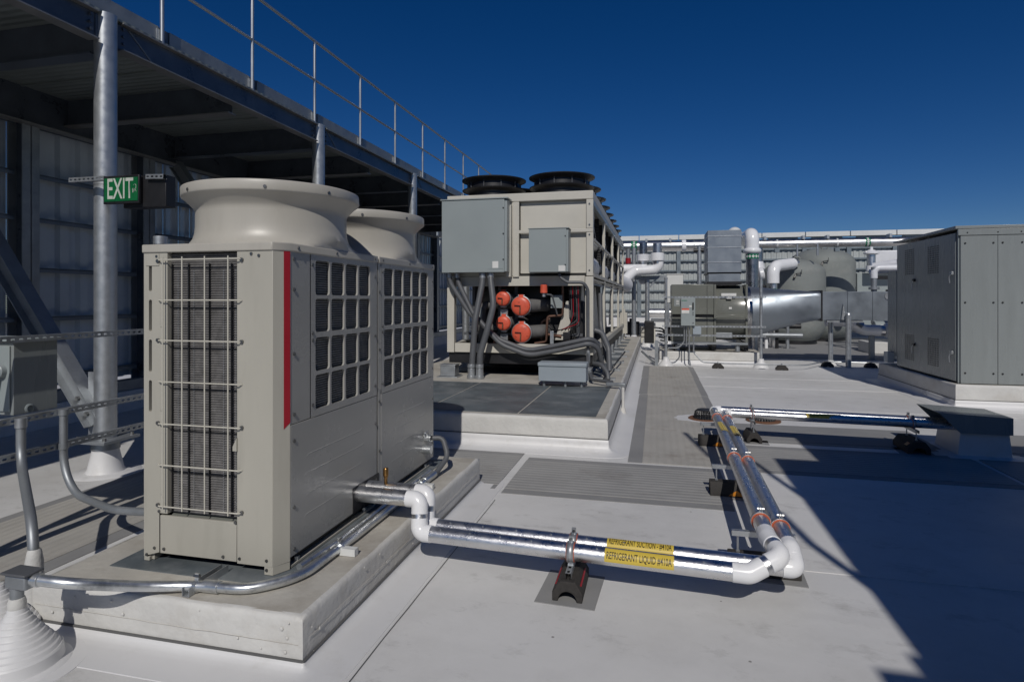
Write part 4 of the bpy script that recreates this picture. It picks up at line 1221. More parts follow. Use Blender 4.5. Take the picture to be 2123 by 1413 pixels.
m.add([(3.10, 7.73, 0.25), (3.57, 7.73, 0.25), (3.57, 7.73, 0.425), (2.90, 7.73, 0.455)], [(3, 2, 1, 0)])
m.add([(3.57, 7.17, 0.25), (3.57, 7.73, 0.25), (3.57, 7.73, 0.425), (3.57, 7.17, 0.425)], [(0, 1, 2, 3)])
m.build('hood', MAT['cab'], hd, smooth=0, solid=0.004, fixn=False)
MB().box(3.105, 3.56, 7.192, 7.199, 0.25, 0.262).build('drip_edge', MAT['galv'], hd, smooth=0)

# ---- roof drains
for i, (x, y, lab) in enumerate(((0.66, 8.62, 'black domed roof drain strainer in a rusty ring beside the pipe corner'), (1.42, 8.68, 'second black roof drain in a rusty ring, half hidden behind the pipes'))):
    t = thing('roof_drain', (x, y, 0), lab, 'roof drain', 'roof drains by the pipe corner')
    m = MB(); m.lathe([(0.22, 0.0), (0.225, 0.012), (0.205, 0.026), (0.155, 0.020), (0.15, 0.0)], (x, y, 0), n=36); m.build('ring', MAT['rust'], t)
    m = MB(); m.cyl((x, y, 0.006), (x, y, 0.012), 0.16, n=36); m.build('sump', MAT['black'], t)
    h = 0.13 if i == 0 else 0.05
    for k in range(24):
        a = 2 * math.pi * k / 24
        m = MB(); m.tube([(x + 0.145 * math.cos(a), y + 0.145 * math.sin(a), 0.01), (x + 0.13 * math.cos(a), y + 0.13 * math.sin(a), h * 0.82), (x + 0.10 * math.cos(a), y + 0.10 * math.sin(a), h)], 0.0065, 5)
        m.build('strainer_bar', MAT['black'], t)
    m = MB(); m.cyl((x, y, h - 0.006), (x, y, h + 0.008), 0.115, 0.10, n=30); m.build('strainer_top', MAT['black'], t)
    m = MB(); m.lathe([(0.142, h * .45), (0.148, h * .5), (0.142, h * .55)], (x, y, 0), n=36); m.build('strainer_band', MAT['black'], t)
    if i == 0:
        # water-stained clean patch of membrane round the sump
        m = MB(); rr = []
        pts = []
        for k in range(40):
            a = 2 * math.pi * k / 40
            r = 0.36 + 0.10 * mnoise.noise(Vector((math.cos(a) * 3, math.sin(a) * 3, 7)))
            pts.append((x - 0.02 + r * 1.1 * math.cos(a), y + r * 0.75 * math.sin(a)))
        m.prism(pts, 'z', 0.0092, 0.0105); m.build('membrane_patch', MAT['flash'], t, smooth=0)

# ================================================================== CHILLER
CX0, CX1, CY0, CY1 = -3.49, -0.985, 9.75, 19.4
CZ0, CZ1 = 0.745, 3.42
chl = thing('chiller', ((CX0 + CX1) / 2, (CY0 + CY1) / 2, 0.354), 'long beige air-cooled chiller with black roof fans and red valve caps', 'chiller')
ch = MAT['chill']
def cbox(name, a, mat=None, parent=None, bev=0.006):
    return MB().box(*a).build(name, mat or ch, parent or chl, bevel=bev)


# skid and isolators
cbox('skid_rail', (CX0 + 0.02, CX1 - 0.02, CY0 + 0.05, CY0 + 0.20, 0.56, 0.742), MAT['black'])
for x in (CX0 + 0.04, CX1 - 0.14):
    cbox('skid_rail', (x, x + 0.10, CY0 + 0.21, CY1 + 0.1, 0.56, 0.742), MAT['black'])
for k in range(7):
    y = CY0 + 0.06 + k * 1.55
    for x in (CX0 + 0.0, CX1 - 0.26):
        f = cbox('spring_isolator', (x, x + 0.26, y - 0.40 if k == 0 else y, (y - 0.40 if k == 0 else y) + 0.22, 0.37, 0.55), MAT['galv_d'], bev=0.01)
        yy = (y - 0.40 if k == 0 else y)
        cbox('foot_plate', (x - 0.05, x + 0.31, yy - 0.04, yy + 0.26, 0.355, 0.368), MAT['galv'], f, 0.002)
        cbox('top_plate', (x - 0.01, x + 0.27, yy - 0.01, yy + 0.23, 0.552, 0.566), MAT['galv'], f, 0.002)
# base tray
cbox('base_rail', (CX0 + 0.14, CX1 - 0.13, CY0, CY0 + 0.10, CZ0, 0.90))
cbox('base_rail', (CX0, CX0 + 0.12, CY0 + 0.13, CY1, CZ0, 0.90))
cbox('base_rail', (CX1 - 0.10, CX1, CY0 + 0.13, CY1, CZ0, 0.86))
cbox('floor_plate', (CX0 + 0.13, CX1 - 0.11, CY0 + 0.11, CY1 - 0.05, CZ0 + 0.01, CZ0 + 0.03), MAT['dark'], bev=0)
# corner posts and side posts
for x in (CX0, CX1 - 0.13):
    cbox('corner_post', (x, x + 0.13, CY0 - 0.004, CY0 + 0.12, CZ0 - 0.005, 2.02))
py = [CY0 + 2.37 * k for k in range(5)]
for k, y in enumerate(py):
    for x in (CX0, CX1 - 0.055):
        if k: cbox('side_post', (x, x + 0.055, y - 0.05, y + 0.05, 0.87, CZ1 - 0.20))
        else: cbox('side_post', (x, x + 0.055, y + 0.0, y + 0.10, 2.03, CZ1 - 0.20))
# roof deck, fascia
cbox('roof_pan', (CX0, CX1, CY0, CY1, CZ1 - 0.14, CZ1), bev=0.012)
cbox('top_rail', (CX1 - 0.07, CX1 + 0.005, CY0 + 0.02, CY1, CZ1 - 0.24, CZ1 - 0.145), MAT['ebox'])
for zz, hh in ((2.62, 0.035), (2.02, 0.06), (1.96, 0.02)):
    cbox('side_rail', (CX1 - 0.045, CX1 + 0.002, CY0 + 0.12, CY1, zz, zz + hh), bev=0.003)
# front panels
cbox('front_panel', (-2.215, CX1 - 0.02, CY0 + 0.085, CY0 + 0.10, 2.775, CZ1 - 0.145))
cbox('front_panel', (-2.215, CX1 - 0.02, CY0 + 0.086, CY0 + 0.10, 2.08, 2.770))
cbox('front_rail', (-2.32, CX1 - 0.0, CY0 - 0.01, CY0 + 0.029, 2.745, 2.80))
cbox('front_stile', (-2.325, -2.22, CY0 - 0.012, CY0 + 0.04, 2.02, CZ1 - 0.145))
cbox('front_stile', (CX1 - 0.11, CX1 + 0.0, CY0 - 0.011, CY0 + 0.028, 2.03, 2.74))
cbox('front_stile', (CX1 - 0.11, CX1 + 0.0, CY0 - 0.011, CY0 + 0.028, 2.802, CZ1 - 0.145))
cbox('front_panel', (CX0 + 0.02, -2.33, CY0 + 0.02, CY0 + 0.05, 2.04, CZ1 - 0.145))
cbox('conduit_cover', (-2.43, -2.34, CY0 - 0.09, CY0 + 0.018, 2.02, CZ1 - 0.20))
cbox('front_lintel', (CX0 + 0.14, CX1 - 0.14, CY0 + 0.02, CY0 + 0.10, 1.87, 2.035))
for x0, z0 in ((CX1 - 0.06, 3.2), (CX1 - 0.06, 2.86), (CX1 - 0.06, 2.70), (CX1 - 0.06, 2.12)):
    MB().cyl((x0, CY0 - 0.011, z0), (x0, CY0 - 0.02, z0), 0.014, n=10).build('screw', MAT['screw'], chl)
# control boxes
eb = cbox('control_box', (-3.47, -2.36, CY0 - 0.27, CY0 - 0.02, 2.10, 3.28), MAT['ebox'], bev=0.008)
cbox('box_door', (-3.48, -2.40, CY0 - 0.295, CY0 - 0.271, 2.09, 3.29), MAT['ebox'], eb, 0.008)
cbox('box_lid', (-3.50, -2.34, CY0 - 0.31, CY0 - 0.02, 3.292, 3.312), MAT['ebox'], eb, 0.004)
for z in (2.3, 2.72, 3.14):
    MB().cyl((-2.415, CY0 - 0.296, z), (-2.415, CY0 - 0.305, z), 0.012, n=10).build('door_screw', MAT['black'], eb)
MB().box(-2.60, -2.50, CY0 - 0.2975, CY0 - 0.2955, 2.16, 2.27).build('sticker', MAT['sticker'], eb, smooth=0)
MB().box(-2.68, -2.42, CY0 - 0.299, CY0 - 0.2955, 2.145, 2.157).build('name_strip', MAT['ebox'], eb, smooth=0)
sb = cbox('control_box', (-1.985, -1.355, CY0 - 0.26, CY0 + 0.025, 2.09, 2.775), MAT['ebox'], bev=0.006)
cbox('box_door', (-1.995, -1.385, CY0 - 0.28, CY0 - 0.261, 2.085, 2.78), MAT['ebox'], sb, 0.006)
cbox('box_lid', (-2.005, -1.345, CY0 - 0.29, CY0 - 0.01, 2.782, 2.796), MAT['ebox'], sb, 0.003)
MB().box(-1.51, -1.40, CY0 - 0.2825, CY0 - 0.2805, 2.10, 2.19).build('sticker', MAT['sticker'], sb, smooth=0)
for z in (2.2, 2.66):
    MB().cyl((-1.40, CY0 - 0.28, z), (-1.40, CY0 - 0.29, z), 0.010, n=10).build('door_screw', MAT['black'], sb)
# inside: dark coil banks and bulkhead
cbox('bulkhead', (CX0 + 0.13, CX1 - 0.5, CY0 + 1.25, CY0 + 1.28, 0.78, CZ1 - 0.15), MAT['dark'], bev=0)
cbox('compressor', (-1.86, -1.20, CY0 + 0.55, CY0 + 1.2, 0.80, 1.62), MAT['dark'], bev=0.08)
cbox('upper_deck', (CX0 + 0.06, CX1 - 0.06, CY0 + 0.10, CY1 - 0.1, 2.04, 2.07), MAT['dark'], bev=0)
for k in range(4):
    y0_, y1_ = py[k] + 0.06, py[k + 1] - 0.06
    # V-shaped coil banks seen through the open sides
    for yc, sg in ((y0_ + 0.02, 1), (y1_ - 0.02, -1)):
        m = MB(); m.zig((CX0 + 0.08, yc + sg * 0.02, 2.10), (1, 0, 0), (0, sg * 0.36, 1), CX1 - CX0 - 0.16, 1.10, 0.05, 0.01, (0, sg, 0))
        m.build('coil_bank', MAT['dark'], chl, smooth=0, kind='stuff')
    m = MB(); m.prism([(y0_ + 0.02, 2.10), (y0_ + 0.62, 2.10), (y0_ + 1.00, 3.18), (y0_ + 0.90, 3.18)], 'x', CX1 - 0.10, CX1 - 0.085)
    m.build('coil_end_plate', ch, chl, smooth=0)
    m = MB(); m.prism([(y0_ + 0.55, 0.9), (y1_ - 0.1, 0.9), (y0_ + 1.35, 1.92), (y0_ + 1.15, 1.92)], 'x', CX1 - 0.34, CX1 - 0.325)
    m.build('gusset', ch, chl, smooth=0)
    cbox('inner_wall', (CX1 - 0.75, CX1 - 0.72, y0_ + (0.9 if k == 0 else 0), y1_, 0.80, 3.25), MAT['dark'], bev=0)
    MB().bar((CX1 - 0.05, y0_, 3.17), (CX1 - 0.05, y0_ + 0.9, 2.70), 0.006, 0.012).build('wire_stay', MAT['galv'], chl)
    MB().bar((CX1 - 0.02, py[k] + 0.06, 1.90), (CX1 - 0.02, py[k + 1] - 0.06, 1.90), 0.006, 0.03).build('cable_tray', MAT['galv_d'], chl)
# triangular gusset seen in the front opening
m = MB(); m.prism([(-1.66, 0.96), (-1.40, 0.96), (-1.405, 1.62), (-1.47, 1.62)], 'y', CY0 + 0.30, CY0 + 0.315); m.build('gusset', ch, chl, smooth=0)

# white insulated header running inside the open side frame and out at the far end
hw = thing('insulated_header', (CX1 - 0.3, 15, 2.2), 'fat white insulated pipe running along inside the chiller side frame', 'pipe')
MB().tube(fillet([(CX1 - 0.34, CY0 + 0.35, 2.26), (CX1 - 0.34, 19.2, 2.26), (CX1 + 0.02, 20.2, 2.12)], 0.5, 8), 0.25, 28).build('jacket', MAT['jacket'], hw)
for y in (11.0, 12.9, 14.6, 16.2, 17.8):
    MB().cyl((CX1 - 0.34, y, 2.26), (CX1 - 0.34, y + 0.05, 2.26), 0.257, n=28).build('band', MAT['alu_s'], hw)
MB().tube([(CX1 - 0.20, CY0 + 0.3, 2.68), (CX1 - 0.20, 18.5, 2.68)], 0.10, 20).build('upper_jacket', MAT['alu_s'], hw)

# fans on the roof: one fan built, the rest copies
def fan_parts(cx, cy):
    z = CZ1
    m = MB(); m.lathe([(0.44, z - 0.02), (0.47, z + 0.0), (0.45, z + 0.10), (0.455, z + 0.12), (0.565, z + 0.155), (0.57, z + 0.17), (0.50, z + 0.178), (0.47, z + 0.188), (0.465, z + 0.275), (0.50, z + 0.305), (0.575, z + 0.335), (0.578, z + 0.352), (0.53, z + 0.35), (0.44, z + 0.28), (0.44, z - 0.02)], (cx, cy, 0), n=56)
    f = m.build('fan', MAT['black'], chl, smooth=30)
    for k in range(10):
        a = 2 * math.pi * k / 10 + 0.2
        p = Vector((cx + 0.472 * math.cos(a), cy + 0.472 * math.sin(a), 0))
        MB().bar(p + Vector((0, 0, z + 0.185)), p + Vector((0, 0, z + 0.295)), 0.012, 0.03, up=(math.cos(a), math.sin(a), 0)).build('fan_bracket', MAT['hose'], f)
    g = MB()
    for rr in (0.12, 0.20, 0.28, 0.36, 0.43):
        g.lathe([(rr - 0.003, z + 0.245), (rr + 0.003, z + 0.245), (rr + 0.003, z + 0.251), (rr - 0.003, z + 0.251), (rr - 0.003, z + 0.245)], (cx, cy, 0), n=28)
    g.cyl((cx, cy, z + 0.02), (cx, cy, z + 0.2), 0.10, n=16)
    g.build('fan_grille', MAT['black'], f)
    return f


f0 = fan_parts(-2.83, CY0 + 0.66)
for r_ in range(8):
    for c_, x in enumerate((-2.83, -1.60)):
        if r_ == 0 and c_ == 0: continue
        o = dup(f0, (x + 2.83, r_ * 1.195, 0), chl)

MAT['stub'] = M('grey_pipe_insulation', (0.115, 0.112, 0.11), 0.75, var=0.2, vs=8, bump=0.4, bs=30)
# red grooved end caps on the chiller water pipes
for i, (x, z, r, y) in enumerate(((-2.525, 1.66, 0.122, 9.84), (-2.205, 1.535, 0.158, 9.80), (-2.515, 1.245, 0.122, 9.84), (-2.195, 1.085, 0.158, 9.80))):
    m = MB(); m.lathe([(0.0, -0.035), (r * 0.55, -0.035), (r * 0.72, -0.028), (r * 0.92, -0.018), (r, -0.004), (r * 1.02, 0.02), (r * 1.02, 0.07), (r * 0.9, 0.08)], (x, y, z), axis='y', n=40)
    cap = m.build('valve_cap', MAT['valve'], chl)
    m = MB(); m.lathe([(r * 1.03, 0.03), (r * 1.10, 0.035), (r * 1.10, 0.095), (r * 0.95, 0.10)], (x, y, z), axis='y', n=40); m.build('coupling', MAT['galv_d'], cap)
    for sg in (-1, 1):
        MB().box(x - 0.04, x + 0.04, y + 0.03, y + 0.09, z + sg * r * 1.08 - 0.022, z + sg * r * 1.08 + 0.022).build('coupling_lug', MAT['valve' if sg > 0 else 'galv'], cap, bevel=0.006)
        MB().cyl((x - 0.055, y + 0.06, z + sg * r * 1.14), (x + 0.055, y + 0.06, z + sg * r * 1.14), 0.010, n=8).build('lug_bolt', MAT['galv'], cap)
    MB().bar((x - r * 0.62, y - 0.043, z + 0.01), (x + r * 0.05, y - 0.043, z + 0.005), 0.012, 0.022, up=(0, 1, 0)).build('slot_mark', MAT['black'], cap)
    MB().bar((x + r * 0.02, y - 0.046, z - r * 0.1), (x - r * 0.02, y - 0.046, z - r * 0.72), 0.022, 0.016, up=(0, 1, 0)).build('handle', MAT['rust'], cap)
    big = r > 0.13
    m = MB()
    if big: m.tube(fillet([(x, y + 0.07, z), (x + 0.04, y + 0.16, z), (x + 0.30, y + 0.28, z + 0.02), (x + 0.36, y + 0.75, z)], 0.14, 6), r * 0.72, 24)
    else: m.tube([(x, y + 0.07, z), (x + 0.25, y + 0.75, z)], r * 0.82, 20)
    m.build('insulated_stub', MAT['stub'], cap)
for z in (1.42, 1.0):
    cbox('pipe_bracket', (-2.60, -2.47, 9.97, 10.0, z - 0.10, z + 0.06), MAT['galv'], bev=0.003)
sm = MB(); sm.cyl((-1.79, 9.70, 1.75), (-1.79, 9.70, 1.89), 0.06, 0.055, n=18); sm = sm.build('actuator', MAT['valve'], chl, bevel=0.006)
MB().cyl((-1.79, 9.70, 1.69), (-1.79, 9.70, 1.75), 0.03, n=12).build('actuator_neck', MAT['galv'], sm)
MB().tube(fillet([(-1.75, 9.70, 1.73), (-1.66, 9.75, 1.72), (-1.60, 9.9, 1.40)], 0.05, 5), 0.014, 8).build('actuator_cable', MAT['hose'], sm)
MB().tube(fillet([(-1.52, 9.98, 2.0), (-1.52, 9.98, 1.38), (-1.78, 9.98, 1.36), (-1.80, 9.98, 0.93), (-2.0, 9.98, 0.90)], 0.05, 6), 0.022, 12).build('copper_line', MAT['copper'], chl)
MB().tube([(-2.1, 10.1, 1.08), (-1.55, 10.05, 1.02)], 0.03, 12).build('copper_line', MAT['copper'], chl)
cbox('bracket', (-1.72, -1.66, 9.90, 9.92, 0.90, 1.12), MAT['galv'], bev=0.002)
cbox('relay', (-1.50, -1.38, 9.88, 9.96, 0.98, 1.10), MAT['black'], bev=0.006)

# grey flexible conduits in front of the chiller
def hose(pts, r, label, rad=0.25, collars=()):
    t = thing('flexible_conduit', pts[-1], label, 'conduit', 'grey flexible conduits at the chiller end')
    MB().tube(fillet(pts, rad, 8), r, 14).build('hose', MAT['hose'], t)
    for p, d, L, rr in collars:
        p, d = Vector(p), Vector(d)
        MB().cyl(p, p + d * L, rr, n=18).build('collar', MAT['galv'], t, bevel=0.004)
    return t


Z_ = (0, 0, 1)
hose([(-2.80, 9.58, 2.09), (-2.80, 9.54, 1.9), (-2.88, 9.40, 1.3), (-2.93, 9.36, 0.42)], 0.052, 'straight grey flexible conduit dropping from the big control box to the curb', 0.6, (((-2.93, 9.36, 0.356), Z_, 0.05, 0.074), ((-2.93, 9.36, 0.40), Z_, 0.12, 0.062), ((-2.93, 9.36, 0.53), Z_, 0.06, 0.064), ((-2.80, 9.57, 2.0), Z_, 0.09, 0.062)))
hose([(-2.66, 9.58, 2.09), (-2.65, 9.54, 1.95), (-2.575, 9.44, 1.55), (-2.68, 9.38, 1.1), (-2.785, 9.36, 0.75), (-2.79, 9.36, 0.42)], 0.052, 'curved grey flexible conduit dropping from the big control box to the curb', 0.5, (((-2.79, 9.36, 0.356), Z_, 0.05, 0.074), ((-2.79, 9.36, 0.40), Z_, 0.12, 0.062), ((-2.79, 9.36, 0.53), Z_, 0.06, 0.064), ((-2.66, 9.57, 2.0), Z_, 0.09, 0.062)))
hose([(-3.40, 9.60, 2.09), (-3.38, 9.60, 1.93), (-3.05, 9.62, 1.42), (-2.55, 9.66, 0.98), (-2.05, 9.66, 0.80), (-1.55, 9.66, 0.90), (-1.02, 9.66, 1.02), (-0.93, 9.80, 0.94), (-0.87, 9.95, 0.62)], 0.040, 'upper of two grey flexible conduits sagging across the chiller front', 0.5, (((-3.40, 9.60, 2.01), Z_, 0.08, 0.05),))
hose([(-3.27, 9.64, 2.09), (-3.25, 9.64, 1.93), (-2.98, 9.60, 1.42), (-2.50, 9.60, 0.90), (-2.02, 9.60, 0.73), (-1.50, 9.60, 0.83), (-1.02, 9.60, 0.95), (-0.90, 9.72, 0.86), (-0.84, 9.85, 0.55)], 0.040, 'lower of two grey flexible conduits sagging across the chiller front', 0.5, (((-3.27, 9.64, 2.01), Z_, 0.08, 0.05),))
hose([(-1.52, 9.60, 2.09), (-1.50, 9.58, 2.0), (-1.38, 9.58, 1.92), (-1.12, 9.60, 1.92), (-1.06, 9.66, 1.80), (-1.06, 9.68, 0.95), (-1.06, 9.66, 0.55), (-0.95, 9.2, 0.42), (-0.62, 8.9, 0.43)], 0.026, 'thin grey conduit bent down the right chiller corner post to the curb edge', 0.12, (((-1.06, 9.68, 0.62), Z_, 0.2, 0.034),))
hose([(-0.95, 10.6, 1.75), (-0.93, 10.5, 1.2), (-0.82, 10.2, 0.75), (-0.78, 10.1, 0.62)], 0.040, 'grey flexible conduit hanging by the chiller side frame', 0.4)
hose([(-0.98, 9.95, 1.14), (-0.86, 9.95, 1.10), (-0.74, 9.80, 0.85), (-0.72, 9.7, 0.50)], 0.045, 'grey flexible conduit looping out of the chiller right corner', 0.22)
hose([(-1.0, 9.85, 0.60), (-0.85, 9.7, 0.60), (-0.74, 9.6, 0.48), (-0.73, 9.55, 0.38)], 0.036, 'dark flexible conduit curling down to the curb top', 0.18)
t = thing('drain_pipe', (-0.52, 8.85, 0), 'thin white pipe against the curb side with dark elbow on top', 'pipe')
MB().cyl((-0.455, 8.75, 0.03), (-0.455, 8.75, 0.40), 0.022, n=14).build('tube', MAT['coat'], t)
MB().bar((-0.70, 8.80, 0.415), (-0.42, 8.74, 0.415), 0.05, 0.055).build('fitting', MAT['galv_d'], t, bevel=0.01)
MB().cyl((-0.455, 8.75, 0.0), (-0.455, 8.75, 0.09), 0.05, 0.03, n=14).build('sealant_collar', MAT['coat'], t)
t = thing('guide_rod', (-0.7, 10.5, 0.36), 'dark rod leaning along the chiller skid on the curb', 'rod')
MB().cyl((-0.78, 9.35, 0.42), (-0.62, 12.6, 0.56), 0.016, n=10).build('rod', MAT['black'], t)
for k in range(5):
    MB().box(-0.98, -0.62, 9.6 + k * 1.3, 9.68 + k * 1.3, 0.356, 0.40).build('strut_foot', MAT['galv'], t, smooth=0)

jb = thing('junction_box', (-1.4, 8.85, 0.354), 'pale blue-grey flat junction box on feet in front of the chiller', 'electrical box')
MB().box(-1.69, -0.985, 8.72, 9.0, 0.44, 0.70).build('enclosure', MAT['bbox'], jb, bevel=0.006)
MB().box(-1.70, -0.975, 8.705, 9.01, 0.66, 0.715).build('lid', MAT['bbox'], jb, bevel=0.008)
for x in (-1.62, -1.30, -1.06):
    MB().cyl((x, 8.80, 0.358), (x, 8.80, 0.44), 0.022, n=12).build('foot', MAT['galv_d'], jb)

# darker plumbing and frame parts deep in the open front bay
for k, (x, z, r_) in enumerate(((-2.95, 1.55, 0.07), (-2.95, 1.15, 0.07), (-2.75, 0.98, 0.05), (-1.95, 1.30, 0.045))):
    MB().tube(fillet([(x, 10.05 + 0.1 * k, 0.80), (x, 10.05 + 0.1 * k, z), (x + 0.7, 10.35, z)], 0.1, 5), r_, 14).build('inner_pipe', MAT['stub' if k < 2 else 'copper'], chl)
for k, x in enumerate((-3.15, -2.68, -2.38, -1.30)):
    MB().box(x, x + 0.05, 10.12, 10.17, 0.80, 1.98).build('inner_post', MAT['hose'], chl, smooth=0)
MB().box(-3.3, -1.2, 10.10, 10.14, 1.02, 1.07).build('inner_rail', MAT['hose'], chl, smooth=0)
MB().cyl((-3.2, 10.75, 1.15), (-1.9, 10.75, 1.15), 0.26, n=24).build('barrel', MAT['stub'], chl)
MB().cyl((-3.2, 10.75, 1.70), (-1.9, 10.75, 1.70), 0.20, n=24).build('barrel', MAT['stub'], chl)
for k in range(7):
    MB().tube(fillet([(-1.40 + 0.03 * k, 9.86, 1.98), (-1.38 + 0.03 * k, 9.86, 1.5 - 0.05 * k), (-1.30 - 0.06 * k, 9.95, 1.12)], 0.1, 4), 0.008, 6).build('control_wire', MAT[('black', 'hose', 'red')[k % 3]], chl)
MB().box(-3.05, -2.92, 9.92, 9.98, 1.30, 1.52).build('terminal_box', MAT['ebox'], chl, bevel=0.005)
MB().box(-1.72, -1.52, 9.95, 10.0, 1.50, 1.72).build('gauge_panel', MAT['ebox'], chl, bevel=0.005)

# ================================================================== TALL GREY CABINET AT THE RIGHT
KX0, KX1, KY0, KY1, KZ0, KZ1 = 4.50, 8.9, 10.45, 12.85, 0.37, 2.72
kb = thing('air_handling_cabinet', (KX0, KY0, 0.36), 'tall grey air handling cabinet with louvred side doors at the right edge', 'cabinet')
MB().box(KX0 + 0.03, KX1, KY0 + 0.03, KY1 - 0.02, KZ0, KZ1 - 0.04).build('core', MAT['dark'], kb, smooth=0)
MB().box(KX0 + 0.05, KX1, KY0 + 0.05, KY1 - 0.05, 0.35, 0.40).build('base_seal', MAT['black'], kb, smooth=0)
m = MB().prism([(KY0 - 0.02, KZ1 + 0.0), (KY1 + 0.04, KZ1 + 0.0), (KY1 + 0.04, KZ1 + 0.03), (KY0 - 0.02, KZ1 + 0.045)], 'x', KX0 - 0.06, KX1 + 0.1)
m.build('roof_sheet', MAT['cab'], kb, bevel=0.004)
MB().box(KX0 - 0.02, KX1, KY0 - 0.012, KY0 + 0.028, KZ1 - 0.10, KZ1 - 0.003).build('fascia', MAT['cab'], kb, bevel=0.004)
fx = [4.515, 5.005, 5.375, 6.2, 7.0, 7.9, 8.9]
for k in range(6):
    if k == 2:
        MB().box(fx[k] + 0.003, fx[k + 1] - 0.003, KY0, KY0 + 0.03, KZ0, 1.60).build('front_panel', MAT['cab'], kb, bevel=0.003)
        MB().box(fx[k] + 0.003, fx[k + 1] - 0.003, KY0, KY0 + 0.03, 1.606, KZ1 - 0.105).build('front_panel', MAT['cab'], kb, bevel=0.003)
    else:
        MB().box(fx[k] + 0.003, fx[k + 1] - 0.003, KY0, KY0 + 0.03, KZ0, KZ1 - 0.105).build('front_panel', MAT['cab'], kb, bevel=0.003)
    if k < 2:
        for z in (0.53, 1.60, 2.50):
            for x in (fx[k] + 0.06, fx[k + 1] - 0.06):
                MB().cyl((x, KY0, z), (x, KY0 - 0.010, z), 0.013, n=10).build('bolt', MAT['black'], kb)
for x in (4.6, 5.0, 5.3):
    MB().cyl((x, KY0 - 0.012, KZ1 - 0.06), (x, KY0 - 0.02, KZ1 - 0.06), 0.009, n=8).build('screw', MAT['black'], kb)
# door on the shaded left side
MB().box(KX0 - 0.0, KX0 + 0.03, KY0 + 0.035, KY0 + 0.075, KZ0, KZ1 - 0.04).build('hinge_strip', MAT['ebox'], kb, smooth=0)
dr = MB().box(KX0 - 0.016, KX0 + 0.028, KY0 + 0.09, KY1 - 0.02, KZ0 + 0.02, KZ1 - 0.05).build('side_door', MAT['cab'], kb, bevel=0.006)
for y0_, z0_ in ((11.10, 2.08), (12.05, 2.10), (11.10, 0.55), (12.05, 0.56)):
    for c_ in range(5):
        for r_ in range(13):
            MB().box(KX0 - 0.019, KX0 - 0.014, y0_ + c_ * 0.085, y0_ + c_ * 0.085 + 0.06, z0_ + r_ * 0.036, z0_ + r_ * 0.036 + 0.016).build('louvre_slot', MAT['black'], dr, smooth=0)
for y, z in ((10.62, 2.05), (10.62, 0.82), (12.02, 1.98), (12.02, 0.84)):
    h = MB().box(KX0 - 0.05, KX0 - 0.017, y - 0.04, y + 0.04, z - 0.02, z + 0.03).build('latch', MAT['galv' if y < 11 else 'black'], kb, bevel=0.004)
    MB().tube([(KX0 - 0.045, y, z), (KX0 - 0.06, y + 0.02, z - 0.06), (KX0 - 0.05, y + 0.02, z - 0.15)], 0.009, 8).build('latch_handle', MAT['galv'], h)
eb2 = thing('electrical_cabinet', (4.6, 13.2, 0.4), 'narrow dark box hung on the far side of the grey cabinet', 'electrical box')
MB().box(4.50, 5.4, 12.90, 13.35, 0.55, 2.20).build('enclosure', MAT['cab'], eb2, bevel=0.006)
MB().box(4.38, 4.499, 13.0, 13.2, 0.42, 0.62).build('side_box', MAT['bbox'], eb2, bevel=0.004)

# ================================================================== INLINE FAN, STACK AND DUCT
fn = thing('inline_fan', (1.2, 16.6, 0.33), 'olive grey inline fan with box inlet and round housing on its curb', 'fan')
MB().box(0.40, 1.435, 15.97, 17.5, 1.26, 2.03).build('inlet_box', MAT['fan'], fn, bevel=0.012)
MB().box(0.40, 1.435, 15.99, 17.5, 0.56, 1.18).build('inlet_box', MAT['fan'], fn, bevel=0.012)
MB().box(0.42, 1.42, 16.03, 17.45, 1.18, 1.26).build('joint', MAT['black'], fn, smooth=0)
MB().box(1.27, 1.28, 15.966, 15.972, 0.6, 2.0).build('panel_seam', MAT['black'], fn, smooth=0)
m = MB(); m.lathe([(0.70, 1.440), (0.715, 1.46), (0.715, 2.20), (0.70, 2.21)], (0, 16.70, 1.30), axis='x', n=64); m.build('round_housing', MAT['fan'], fn)
for x in (1.445, 2.20):
    MB().box(x, x + 0.05, 15.98, 17.42, 0.56, 2.02).build('frame_plate', MAT['fan'], fn, bevel=0.004)
MB().box(1.50, 2.20, 15.985, 16.2, 1.17, 1.26).build('belt_guard', MAT['fan'], fn, bevel=0.006)
MB().box(1.62, 1.98, 15.99, 16.06, 1.73, 1.80).build('name_plate', MAT['sticker'], fn, smooth=0)
MB().box(1.75, 1.87, 15.985, 16.06, 1.66, 1.72).build('name_plate', MAT['sticker'], fn, smooth=0)
MB().box(1.80, 1.87, 15.975, 16.0, 1.40, 1.45).build('name_plate', MAT['sticker'], fn, smooth=0)
for x in (0.45, 1.40, 2.16):
    MB().box(x, x + 0.10, 15.98, 17.45, 0.36, 0.555).build('leg_rail', MAT['black'], fn, smooth=0)
MB().box(0.40, 2.25, 15.96, 16.05, 0.50, 0.558).build('skid', MAT['galv_d'], fn, smooth=0)
for x in (0.55, 2.0):
    m = MB(); m.cyl((x, 15.93, 0.34), (x, 15.93, 0.48), 0.06, n=14); m.build('spring_mount', MAT['galv'], fn)
m = MB(); m.box(1.50, 1.9, 16.1, 16.4, 0.66, 0.80); m.build('motor_conduit_box', MAT['galv_d'], fn, bevel=0.01)

